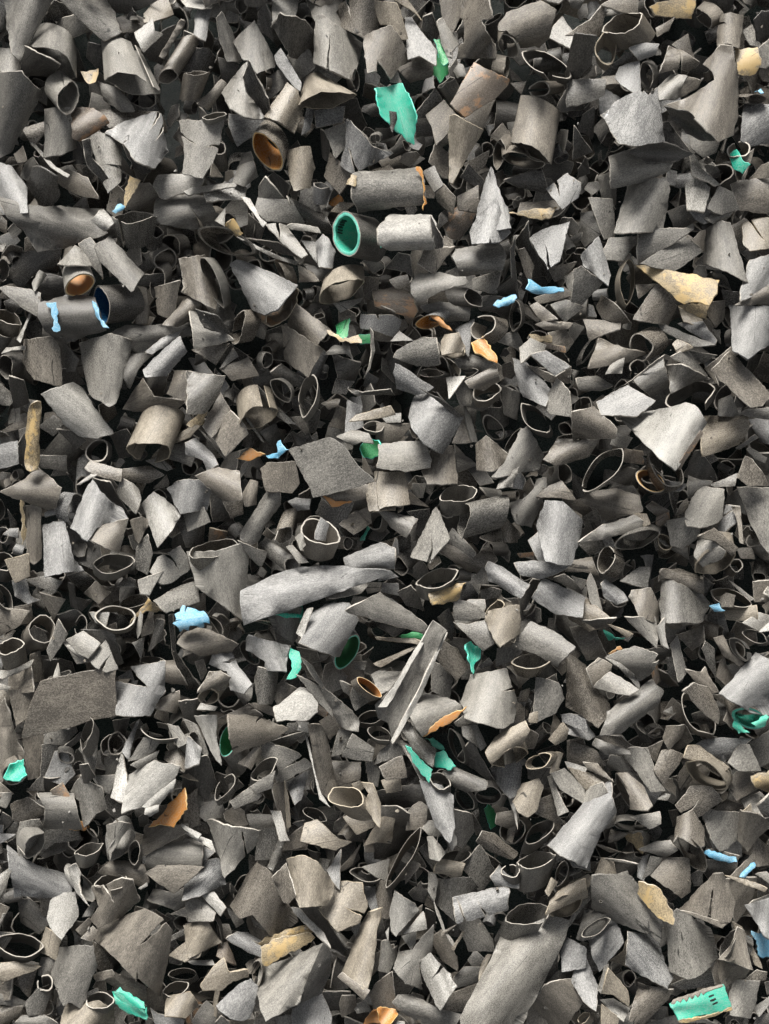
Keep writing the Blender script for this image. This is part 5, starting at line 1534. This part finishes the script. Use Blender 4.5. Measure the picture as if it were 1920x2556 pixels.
P g3 30,60 90,4|550,260 680,200 800,190 860,270 760,330 640,290||
P c2 80,60 90,4|530,490 530,350 620,320 600,420 580,520||
P g3 60,40 60,6|570,520 640,330 740,350 640,470||
P y2 -50,40 90,6|400,140 550,130 560,290||
P b2 20,60 90,4|280,200 300,100 430,130 360,180||
P g3 20,60 90,4|110,90 330,0 320,60 180,120||
R g3|480,60,170,45,-5 470,10 1||
P l3 20,50 90,8|470,0 710,0 720,40 630,80||
P b3 -20,70 90,5|100,180 300,260 420,300 530,280 440,290 300,290||
P t3 80,40 90,8|160,490 220,350 310,350 340,490||
P g3 -8,40 90,6|110,320 400,360 510,390 300,360||
P t4 -60,40 90,4|-20,560 100,480 150,550 0,670||
P w2 70,50 60,8|0,880 130,580 110,700 0,910||
P c4 60,40 90,8|1460,750 1680,690 1680,1040 1620,1000||pale grey sheet at the lower right edge
P l3 -30,40 90,8|1550,480 1640,460 1680,520 1680,570||
P G6 20,15 90,15|815,1600 1100,1500 1260,1440 1330,1630 1200,1680 890,1740||bright turquoise block with rows of dark slots
+P k7 0,5 90,15|1140,1535 1182,1518 1186,1528 1144,1545||slot
+P k7 0,5 90,15|1155,1570 1197,1552 1201,1562 1159,1580||slot
+P k7 0,5 90,15|1176,1600 1215,1583 1219,1593 1180,1610||slot
+P b7 20,60 90,30|820,1600 840,1560 1090,1470 1240,1435 1255,1448 1110,1500 1090,1525 1070,1500 1045,1545 1020,1520 1000,1560 970,1535 950,1580 920,1550 900,1585 870,1565 850,1600||toothed_edge
+P y7 15,40 270,10|890,1745 1200,1683 1330,1635 1335,1655 1200,1705 900,1762||cut_edge
P g1 20,50 90,3|840,1430 1130,1300 1200,1430 920,1470||
P b3 70,50 60,5|1160,1300 1210,1240 1280,1470 1200,1430||
P b3 60,60 90,4|1200,1220 1480,1310 1440,1390 1330,1420 1270,1460||
P l4 80,60 90,6|1320,1530 1360,1400 1580,1410 1540,1600 1500,1720 1330,1690||
P w3 40,60 90,8|1540,1630 1680,1530 1680,1590 1580,1700||
P b3 60,50 90,6|1450,1400 1560,1310 1640,1330 1630,1390||
P c3 -70,50 90,8|0,1400 20,1260 80,1220 130,1330 180,1450 160,1640 60,1560||
P l4 85,60 60,6|180,1470 240,1280 270,1260 250,1340 210,1510||
P t4 -60,50 90,6|220,1510 280,1300 350,1380 440,1490 450,1620 320,1520|420,1610>310,1500|
P w3 -55,50 90,8|210,1570 320,1560 450,1640 400,1740 300,1660||
P b4 60,60 90,4|460,1740 540,1430 700,1470 830,1480 790,1560 580,1773||brown grey curved half pipe at the bottom right
R d3|620,1410,110,40,-10 620,1460 1||
P g2 10,50 90,4|650,1773 850,1710 1100,1740 1190,1773||
P t3 80,40 60,8|220,1773 220,1610 360,1720 350,1773||
P b2 20,60 90,4|50,1640 210,1620 220,1700||
R t3|60,1720,60,45,40 90,1750 1||
P g3 20,40 90,5|1680,1680 1560,1720 1540,1773 1680,1790||
P g1 60,40 90,0|990,490 1090,430 1080,570 1020,570||
P g1 10,60 90,0|1120,360 1370,380 1360,480 1180,460||
P b2 40,50 90,4|1340,490 1480,350 1520,300 1530,380 1420,490||
P t1 0,40 90,3|400,1150 430,1060 440,1270 300,1220||
P l1 60,60 90,4|0,1120 60,1180 40,1270 0,1260||
P d1 80,40 90,0|100,700 140,620 150,760 100,800||
P g2 20,40 90,3|1540,700 1680,650 1680,690 1500,740||
P b1 10,60 90,4|60,390 160,380 150,460 80,430||
"""
SC = 480.0 / 1662.0
def mm(x, y):                                    # traced units -> metres on the heap plane
    return ((x - 960.0) * PX, (1278.0 - y) * PX)

items = []
ox = oy = 0.0
for line in DATA.strip().split("\n"):
    if line[0] == '@':
        ox, oy = map(float, line[1:].split()); continue
    part = line[0] == '+'
    if part: line = line[1:]
    F = line.split("|")
    head = F[0].split()
    liner = head[1].split('/')[1] if '/' in head[1] else None
    tone, lay = head[1][0], int(head[1][1])
    if liner == 'B': liner = 'N'
    it = dict(kind=line[0], tone=tone, liner=liner, z=lay, part=part, words=F[3].strip() if len(F) > 3 else "")
    rs = random.Random(line)
    def pt(s):
        x, y = map(float, s.split(","))
        if x > 1655 and ox < 1400: x += rs.uniform(15, 80)
        if x < 4 and x > -30 and ox > 0: x -= rs.uniform(15, 80)
        if 1765 < y < 1800 and oy < 2000: y += rs.uniform(10, 70)
        if -5 < y < 5 and oy > 0: y -= rs.uniform(10, 70)
        return mm(ox + x * SC, oy + y * SC)
    if line[0] == 'P':
        it['axis'], it['arc'] = map(float, head[2].split(","))
        if abs(it['arc']) > 16: it['arc'] = math.copysign(min(165, max(40, abs(it['arc']) * 1.4)), it['arc'])
        it['td'], it['tg'] = map(float, head[3].split(","))
        it['raw_arc'] = it['arc']
        it['poly'] = [pt(s) for s in F[1].split()]
        grow = 1.17 if lay <= 2 else (1.10 if lay == 3 else 1.04)
        pm = np.mean(it['poly'], 0)
        it['poly'] = [tuple(pm + (np.array(p_) - pm) * grow) for p_ in it['poly']]
        ca_, sa_ = math.cos(R_(it['axis'])), math.sin(R_(it['axis']))
        vv_ = [-p_[0] * sa_ + p_[1] * ca_ for p_ in it['poly']]
        if 16 < it['arc']:
            Rp = rs.uniform(.021, .034)
            nat = 2 * math.degrees(math.asin(min(.95, (max(vv_) - min(vv_)) / 2 / Rp)))
            it['arc'] = min(160, max(it['arc'], nat))
        it['not'] = [tuple(pt(q) for q in s.split(">")) for s in F[2].split()] if len(F) > 2 and F[2] else []
        A = np.array(it['poly']); it['c'] = A.mean(0)
        x, y = A[:, 0], A[:, 1]
        it['area'] = abs(float(np.dot(x, np.roll(y, -1)) - np.dot(y, np.roll(x, -1)))) / 2 / PX ** 2
        it['A'] = A
    else:
        g = F[1].split(); m5 = list(map(float, g[0].split(",")))
        it['c'] = np.array(pt("%f,%f" % (m5[0], m5[1])))
        it['ab'] = (m5[2] * SC * PX, m5[3] * SC * PX); it['ang'] = m5[4]
        it['e'] = pt(g[1]); it['k'] = float(g[2])
        l = math.hypot(it['e'][0] - it['c'][0], it['e'][1] - it['c'][1])
        it['area'] = (math.pi * it['ab'][0] * it['ab'][1] + 2 * max(it['ab']) * l * (1 + it['k']) / 2) / PX ** 2
        it['A'] = np.array([it['c'] + np.array((sx * max(it['ab']), sy * max(it['ab']))) for sx in (-1, 1) for sy in (-1, 1)])
    it['i'] = len(items)
    if part: it['parent'] = items[-1]['parent'] if items[-1]['part'] else items[-1]['i']
    items.append(it)

# height of the heap under each point, raised as pieces come to rest on one another
GW, GH, GC = 190, 240, .0042
H = np.full((GH, GW), -.030)
def cells(q):
    i = np.clip(((q[:, 1] / GC) + GH / 2).astype(int), 0, GH - 1); j = np.clip(((q[:, 0] / GC) + GW / 2).astype(int), 0, GW - 1)
    return i, j

LEAN = {'w': 16, 'l': 7, 'c': 9, 't': 5, 'd': -30, 'g': -4, 'b': -4}
for it in items:
    r = random.Random(1000 + it['i'])
    it['r'] = r
    it['rnd'] = r.random()
    it['th'] = r.uniform(.0010, .0017) if it['area'] > 1500 else r.uniform(.0008, .0012)
    if it['kind'] == 'P':
        td, tg = it['td'], it['tg']
        vx = tg * math.cos(R_(td)) + r.gauss(0, 13); vy = tg * math.sin(R_(td)) + LEAN.get(it['tone'], 0) + r.gauss(0, 9)
        if it['tone'] in 'GBoe': vy += 8
        tg = min(48, math.hypot(vx, vy)); td = math.degrees(math.atan2(vy, vx))
        it['S'] = sheet(it['poly'], it['axis'], it['arc'], td, tg, it['th'], it['tone'], RIM.get(it['tone'], 'rim') if r.random() < .62 else it['tone'], r,
                        .00055 if it['tone'] in 'GBoey' else min(.00034, .00014 + it['area'] * 2.2e-8), it['not'])

LAYER = .011
def settle(it):
    if it['kind'] == 'P':
        S = it['S']
        if S is None: return False
        F = np.array(S['F'])
        q = np.concatenate([S['V2'], S['V2'][F].mean(1)]); z = np.concatenate([S['z'], S['z'][F].mean(1)])
        i, j = cells(q)
        h = float(np.percentile(H[i, j] - (z - it['th']), 84))
        h = max(h, LAYER * (it['z'] - 3))
        np.maximum.at(H, (i, j), h + z)
        it['h'] = h
        it['P'] = [build_sheet(S, h)]
    else:
        a, b = it['ab']
        words = it['words']
        pinch = .35 if any(w in words for w in ('pointed', 'pod', 'boat', 'leaf', 'almond')) else (.25 if min(a, b) / max(a, b) < .5 else it['r'].choice((.02, .1, .2)))
        args = (it['c'], a, b, it['ang'], it['e'], it['k'], it['th'] * (1.5 if it['liner'] else .95), it['tone'], it['liner'], RIM.get(it['tone'], 'rim'))
        gp = None
        if not it['liner'] and it['r'].random() < .5:
            g0 = it['r'].randrange(1, 26); gp = (g0, min(29, g0 + it['r'].randrange(1, 4)))
        p, lo, al = tube(*args, random.Random(it['i']), pinch)
        i, j = cells(lo[0])
        h = float(np.percentile(H[i, j] - lo[1], 60))
        h = max(h, LAYER * (it['z'] - 3))
        i, j = cells(al[0])
        np.maximum.at(H, (i, j), h + np.minimum(al[1], .03))
        it['h'] = h
        if it['liner'] and it['liner'] != it['tone']:
            it['P'] = [tube(*args, random.Random(it['i']), pinch, h, 'outer')[0]]
            if 'bright teal green lining' in words: it['slots'] = tube(*args, random.Random(it['i']), pinch, h, 'slots')
            it['Pl'] = tube(*args, random.Random(it['i']), pinch, h, 'liner')[0]
        else:
            it['P'] = [tube(*args, random.Random(it['i']), pinch, h, gap=gp)[0]]
    return True

order = sorted(items, key=lambda t: (items[t['parent']]['z'] + .5 if t['part'] else t['z'], t['i'] if not t['part'] else t['parent'] + .01 * (t['i'] - t['parent'])))
for it in order:
    it['ok'] = settle(it)
hs_ = [it['h'] for it in items if it['ok']]
print("HEIGHTS", np.percentile(hs_, [0, 5, 25, 50, 75, 95, 100]), "failed", [it['i'] for it in items if not it['ok']])

# ---------------------------------------------------------------- smaller pieces filling the heap between and below
def random_poly(r, size):
    n = r.choice((4, 4, 5, 5, 6, 3))
    e = r.uniform(.45, 1.0)
    a0 = r.uniform(0, 6.28)
    pts = []
    for i in range(n):
        t = a0 + 6.283 * (i + r.uniform(-.28, .28)) / n
        d = size * .5 * r.uniform(.75, 1.15)
        pts.append((math.cos(t) * d, math.sin(t) * d * e))
    return pts

def euler(r, tilt):
    return np.array((Matrix.Rotation(r.uniform(0, 6.28), 3, 'Z') @ Matrix.Rotation(R_(min(85, abs(r.gauss(0, tilt)))), 3, 'X') @ Matrix.Rotation(r.uniform(0, 6.28), 3, 'Z')))

lib = []
rl = random.Random(5)
for n in range(110):
    size = rl.uniform(.016, .040)
    th = rl.uniform(.0009, .0014)
    if n % 4 == 0:
        a = size * rl.uniform(.28, .42)
        p, _, _ = tube((0, 0), a, a * rl.uniform(.55, .9), 0, (0, -size * rl.uniform(.3, .8)), rl.uniform(.8, 1.1), th, 'g', None, 'rim', rl, rl.choice((.03, .25)), persp=False, N=14)
    else:
        S = sheet(random_poly(rl, size), rl.uniform(0, 180), rl.choice((20, 40, 60, 90, 120, -60)), 0, 0, th, 'g', 'rim', rl, .0002, centre=(0, 0), fine=.45)
        if S is None: continue
        p = build_sheet(S, 0, persp=False)
    V = np.array(p.v); V = V - V.mean(0)
    lib.append((V, p, n % 4 == 0))

TW = ['d', 'g', 'g', 'g', 'b', 'b', 'b', 'l', 'd', 'd', 'd', 'c']  # darker mix: less dust down here, plus gap shade put into the colour
TO = ['g', 'g', 'l', 'l', 'c', 'b', 'b', 'b', 't', 'w', 'd', 'd']
fill = []; fill_r = []
mouths = [(it['c'], max(it['ab']) * .72, it['h']) for it in items if it['kind'] == 'R' and it['ok']]
MC = np.array([m[0] for m in mouths]); MR = np.array([m[1] for m in mouths]); MH = np.array([m[2] for m in mouths])
def scatter(r, x, y, z, tilt, tones=TW, scale=1.0):
    if np.any((np.hypot(MC[:, 0] - x, MC[:, 1] - y) < MR + .004) & (z > MH - .045)): return None
    V, p, _ = r.choice(lib)
    W = V @ euler(r, tilt).T * scale + np.array((x, y, z))
    q = Piece(); tone = r.choice(tones)
    q.v = [tuple(v) for v in W]; q.f = p.f; q.s = p.s
    q.m = [RIM.get(tone, 'rim') if m.startswith('rim') else tone for m in p.m]
    q.pc = [(c[0] + x * 7, c[1] + y * 5, c[2]) for c in p.pc]
    fill.append(q); fill_r.append(r.random())
    return W

rf = random.Random(11)
XM, YM = .40, .53
for n in range(2400):                             # under and between the traced pieces
    scatter(rf, rf.uniform(-XM, XM), rf.uniform(-YM, YM), rf.uniform(-.095, -.034), 45)
ci, cj = np.nonzero(H < -.022)                    # crumbs and slivers in the open gaps
print("GAPS", len(ci), H.size)
for n in range(1500):
    k = rf.randrange(len(ci))
    scatter(rf, (cj[k] + rf.random() - GW / 2) * GC, (ci[k] + rf.random() - GH / 2) * GC, rf.uniform(-.042, -.014), 40, scale=rf.uniform(.45, .9))
for n in range(600):                              # crumbs lying on the upper faces
    x, y = rf.uniform(-.34, .34), rf.uniform(-.45, .45)
    i_, j_ = cells(np.array([[x, y]]))
    if H[i_[0], j_[0]] > -.02:
        scatter(rf, x, y, float(H[i_[0], j_[0]]) + .0006, 18, tones=['l', 't', 'd', 'b', 'w', 'g'], scale=rf.choice((.05, .06, .08, .10)))
for n in range(1500):                             # the heap goes on around the picture
    while True:
        x, y = rf.uniform(-.62, .62), rf.uniform(-.75, .75)
        if abs(x) > .325 or abs(y) > .432: break
    scatter(rf, x, y, rf.uniform(-.045, .020), 28, tones=TO, scale=rf.uniform(.9, 1.7))

# ---------------------------------------------------------------- the setting: the packed inside of the heap
gx, gy = 40, 50
gv = []; gf = []
for j in range(gy + 1):
    for i in range(gx + 1):
        x = -1.0 + 2.0 * i / gx; y = -1.2 + 2.4 * j / gy
        gv.append((x, y, -.115 + .012 * math.sin(x * 17 + y * 5) * math.cos(y * 13 - x * 3)))
for j in range(gy):
    for i in range(gx):
        k = j * (gx + 1) + i
        gf.append((k, k + 1, k + gx + 2, k + gx + 1))
P0 = Piece(); P0.add(gv, gv, gf, 'k')  # near-black colour paints in the shade at the bottom of the gaps
me, o0 = to_mesh("ground", [P0], [.3])
g = link("ground", me, o0)
g["kind"] = "structure"

# ---------------------------------------------------------------- naming
LANDMARKS = {
    'out of the top left corner': 'wide top-left corner pipe half', 'leaving the left edge near the top': 'broad pipe half at the upper left edge',
    'tongue-shaped': 'tongue-shaped shard at the top', 'wide light grey cut pipe': 'wide cut pipe near the top left', 'rusty orange stain': 'rust-stained shell at upper left',
    'fan-shaped': 'cracked fan-shaped shard', 'straw-coloured splinter': 'straw-coloured splinter', 'cone lying on its side': 'pale tan cone near the top',
    'with an orange lining': 'orange-lined pointed ring', 'rolled top edge': 'tapering shard with rolled top', 'bone-like splinter with': 'bone-like splinter',
    'many-sided disc': 'broad brown disc near the top', 'one rust-stained corner': 'board shard with rusty corner', 'hollow cup shard': 'teal cup near the top',
    'pipe barrel': 'brown pipe barrel at upper right', 'standing point up': 'triangular shard standing point up', 'rusty ends': 'weathered pipe with rusty ends',
    'scrolled pipe end': 'scrolled pipe end near the top', 'bucket-like': 'pale bucket-like half pipe', 'flared cone': 'large flared cone at upper right',
    'ochre-stained block': 'ochre block near the top right', 'boat-shaped half pipe with': 'boat-shaped half pipe at upper right', 'teal inside by the right': 'teal-centred ring at the right edge',
    'spear-shaped': 'spear-shaped half pipe at left', 'blue sliver poking': 'thin blue sliver at left', 'bright orange lip': 'orange-lipped ring at left', 'light blue torn band': 'blue-banded pipe piece',
    'funnel-shaped': 'tall funnel-shaped half pipe', 'holding curled strips': 'brown-lined ring holding strips', 'cone-shaped half pipe pointing up left': 'pale bluish cone at upper centre',
    'bright teal green lining': 'teal-lined round pipe', 'pale smooth half pipe': 'smooth half pipe beside teal-lined pipe', 'light blue fringed': 'blue fringed strip', 'orange yellow hollow': 'orange yellow hollow shard',
    'tall pale brown folded pod': 'tall folded pod at right', 'triangular shard with a small hole': 'straw-coloured triangle at right', 'folded sheet at the right edge': 'pale folded sheet at right edge',
    'board slanting down right': 'brown board at right edge', 'broad whitish curved': 'whitish curved shard at left', 'tan stick-like': 'upright tan stick at left', 'mouth facing down at left': 'big tan pipe at left',
    'curled sheet overlapping': 'pale curled sheet at left', 'smooth bluish grey pipe half at left': 'smooth bluish pipe half at left', 'grey square plate': 'grey square plate near the centre',
    'bowl-like': 'green bowl near the centre', 'holding a pale curved chip': 'brown cup holding a chip', 'lying across the centre': 'very long blade across the centre',
    'cup-like half pipe with a pointed': 'pale pointed cup right of centre', 'stubby dark grey pipe': 'stubby dark pipe right of centre', 'kite-shaped': 'cracked kite-shaped shard', 'brown torn flap': 'oval ring with torn flap',
    'rounded shard at right of centre': 'pale rounded shard right of centre', 'box-like': 'tan box-like shell', 'bright whitish four-sided': 'large bright whitish shard at right', 'boat-shaped ring with pointed': 'pale boat-shaped ring at right',
    'bell-like': 'bell-like half pipe at right', 'dark pod-shaped pipe': 'dark pod at right', 'torn collar': 'collared pipe stump at right', 'blue torn patch': 'crumpled blue patch at left',
    'teal window': 'teal-windowed pipe at left edge', 'rhombus plate with': 'rhombus plate at left', 'white crumpled': 'white crumpled shard', 'cube-like': 'pale cube-like shard near the centre',
    'turquoise zigzag strip right': 'turquoise zigzag strip', 'scroll-curled tan': 'scroll-curled tan strip', 'six-sided flat chip': 'pale six-sided chip', 'with cracks over a green': 'cracked brown shard at lower left',
    'torn pipe cup with a ragged': 'ragged tan cup at lower centre', 'shiny open trough': 'long shiny trough', 'orange cut edge': 'orange-edged cone near the centre', 'barrel-shaped half pipe in': 'grey barrel right of centre',
    'teal leaf-like': 'upright teal chip', 'ochre speck': 'ochre-specked oval cup', 'thick pale oval ring': 'thick pale oval ring', 'long teal strip': 'long teal strip', 'smooth rolled tube': 'long rolled tube at right',
    'over a turquoise curl': 'bluish plate at right edge', 'scalloped chip': 'tan scalloped chip', 'boat-like ring with a hollow': 'pale boat-like ring at lower right', 'curved band at lower left': 'pale curved band at lower left',
    'coffin-shaped': 'coffin-shaped chip at lower left', 'tan brown plate split': 'cracked tan plate at lower left', 'tapering half pipe at lower left': 'tall dark half pipe at lower left', 'toothed turquoise': 'toothed turquoise strip',
    'point down at lower left': 'pale triangle at lower left', 'tan domed six-sided': 'tan domed shard at lower centre', 'brown notched': 'dark brown notched shard', 'grey speckled shell': 'very large speckled shell',
    'tapering tube leaning': 'brown tapering tube at lower centre', 'out of the bottom edge': 'very large pipe at the bottom', 'band shaped shard with two': 'bright cracked band at the bottom', 'rectangular half pipe near the bottom': 'light rectangular half pipe below',
    'crumbly cream': 'crumbly cream splinter', 'six-sided shard right of centre': 'grey six-sided shard at lower right', 'shell with a vertical crack at lower right': 'tan cracked shell at lower right', 'cone with an oval mouth': 'grey oval-mouthed cone at lower right',
    'rows of dark slots': 'bright turquoise block',
}
marks = []
for it in items:
    for k, v in LANDMARKS.items():
        if it['words'] and not it['part'] and k in it['words']:
            marks.append((it['c'] / PX, v, it['i'])); break

COL = {'w': 'whitish', 'l': 'light grey', 'g': 'mid grey', 'd': 'dark grey', 'c': 'bluish grey', 'b': 'brown grey', 't': 'tan', 'y': 'straw-coloured', 'r': 'rust-stained',
       'o': 'orange', 'G': 'teal', 'e': 'green', 'B': 'blue', 'k': 'black', 'N': 'blue', 'E': 'green'}
def kind_of(it):
    if it['kind'] == 'R':
        l = math.hypot(it['e'][0] - it['c'][0], it['e'][1] - it['c'][1])
        return ('pipe_ring', 'pipe ring') if l < .75 * max(it['ab']) else ('pipe_offcut', 'pipe piece')
    A = it['A'] - it['A'].mean(0)
    ev = np.sqrt(np.maximum(1e-12, np.linalg.eigvalsh(A.T @ A / len(A))))
    it['aspect'] = float(ev[1] / ev[0])
    if it['tone'] in 'GBoe': return ('liner_scrap', 'plastic scrap')
    if it['aspect'] > 3.2: return ('plastic_strip', 'strip')
    if it['raw_arc'] >= 100: return ('half_pipe', 'half pipe')
    return ('pipe_shard', 'shard')
GROUP = {'pipe_ring': 'thin cut rings of pipe on the heap', 'pipe_offcut': 'short open pipe pieces on the heap', 'liner_scrap': 'coloured lining scraps on the heap',
         'plastic_strip': 'narrow plastic strips on the heap', 'half_pipe': 'curved half pipes on the heap', 'pipe_shard': 'flat and bent shards of pipe wall on the heap'}

def look(it, kn):
    a = it['area']
    size = 'large ' if a > 7500 else ('' if a > 3800 else ('small ' if a > 1500 else 'tiny '))
    col = COL[it['tone']]
    if kn == 'pipe_ring':
        sh = ('narrow pointed' if min(it['ab']) / max(it['ab']) < .42 else ('oval' if min(it['ab']) / max(it['ab']) < .75 else 'round')) + ' cut pipe ring'
    elif kn == 'pipe_offcut':
        sh = 'open-mouthed pipe piece'
    else:
        n = len(it['poly'])
        cr = 'cracked ' if it['not'] else ''
        if kn == 'plastic_strip': sh = 'narrow strip'
        elif kn == 'liner_scrap': sh = 'lining scrap'
        elif kn == 'half_pipe': sh = cr + ('curved half pipe' if it['aspect'] < 1.8 else 'long half pipe')
        else: sh = cr + {3: 'triangular', 4: 'four-sided', 5: 'five-sided', 6: 'six-sided'}.get(n, 'many-sided') + (' hollow shard' if it['arc'] < 0 else (' flat shard' if it['raw_arc'] < 56 else ' bent shard'))
    return size + col + ' ' + sh

def where(it, m):
    d = it['c'] / PX - m[0]
    x, y = d
    dist = math.hypot(x, y)
    ang = math.degrees(math.atan2(y, x)) % 360
    w = ('right of', 'above right of', 'above', 'above left of', 'left of', 'below left of', 'below', 'below right of')[int((ang + 22.5) // 45) % 8]
    near = 'just ' if dist < 130 else ('' if dist < 260 else 'well ')
    return dist, near + w + ' the ' + m[1]

# which pieces stand alone: the largest of each kind; the small rest is one mass
for it in items:
    it['nm'], it['cat'] = kind_of(it)
tops = [it for it in items if not it['part'] and it['ok']]
haskid = {it['parent'] for it in items if it['part']}
solo = []
for kn in GROUP:
    c = sorted([it for it in tops if it['nm'] == kn], key=lambda t: -(t['area'] + (1e6 if t['words'] or t['i'] in haskid else 0)))
    solo += [it for n, it in enumerate(c) if n < 290 and (it['area'] > 800 or it['words'] or it['i'] in haskid or kn == 'liner_scrap')]
solo_ids = {it['i'] for it in solo}

used = {it['words'] for it in solo if it['words']}
for it in solo:
    if it['words']:
        it['label'] = it['words']; continue
    lk = look(it, it['nm'])
    opts = sorted(where(it, m) for m in marks)
    lab = None
    for _, w in [o for o in opts[:9]] + [(0, o[1].replace('just ', '').replace('well ', '')) for o in opts[:6]]:
        if lk + ' ' + w not in used and len((lk + ' ' + w).split()) <= 16:
            lab = lk + ' ' + w; break
    it['label'] = lab or lk + ' ' + opts[0][1]
    used.add(it['label'])

objs = {}
for it in solo:
    me, o = to_mesh(it['nm'], it['P'], [it['rnd']])
    ob = link(it['nm'], me, o)
    ob["label"] = it['label']; ob["category"] = it['cat']; ob["group"] = GROUP[it['nm']]
    objs[it['i']] = ob
    if 'Pl' in it:
        me, o2 = to_mesh("liner", [it['Pl']], [it['rnd']]); lo = link("liner", me, o2, ob)
        for sp in it.get('slots', ()):
            me, o3 = to_mesh("slot", [sp], [.5]); so = link("slot", me, o3)
            so.parent = lo; so.location = np.array(o3) - np.array(o2)
        lo["label"] = {'o': 'orange', 'G': 'teal', 'e': 'green', 'E': 'deep green', 'N': 'deep blue', 'g': 'grey'}.get(it['liner'], 'grey') + " lining inside the pipe"
for it in items:
    if it['part'] and it['ok']:
        nm = it['words'] or ('rolled_end' if it['kind'] == 'R' else 'inner_wall' if it['arc'] < 0 or it['tone'] == 'd' else
                             {'B': 'torn_band', 'o': 'rusty_edge', 'G': 'liner', 'y': 'torn_flap', 'r': 'rusty_edge'}.get(it['tone'], 'folded_flap'))
        P_ = it['P'] + ([it['Pl']] if 'Pl' in it else [])
        me, o = to_mesh(nm, P_, [it['rnd']] * len(P_))
        link(nm, me, o, objs[it['parent']])
rest = [it for it in tops if it['i'] not in solo_ids]
me, o0 = to_mesh("small_shards", fill + [p for it in rest for p in it['P'] + ([it['Pl']] if 'Pl' in it else [])], fill_r + [it['rnd'] for it in rest for p in it['P'] + ([it['Pl']] if 'Pl' in it else [])])
s_ = link("small_shards", me, o0)
s_["kind"] = "stuff"
s_["label"] = "mass of small grey plastic shards filling the gaps of the heap"
s_["category"] = "shards"
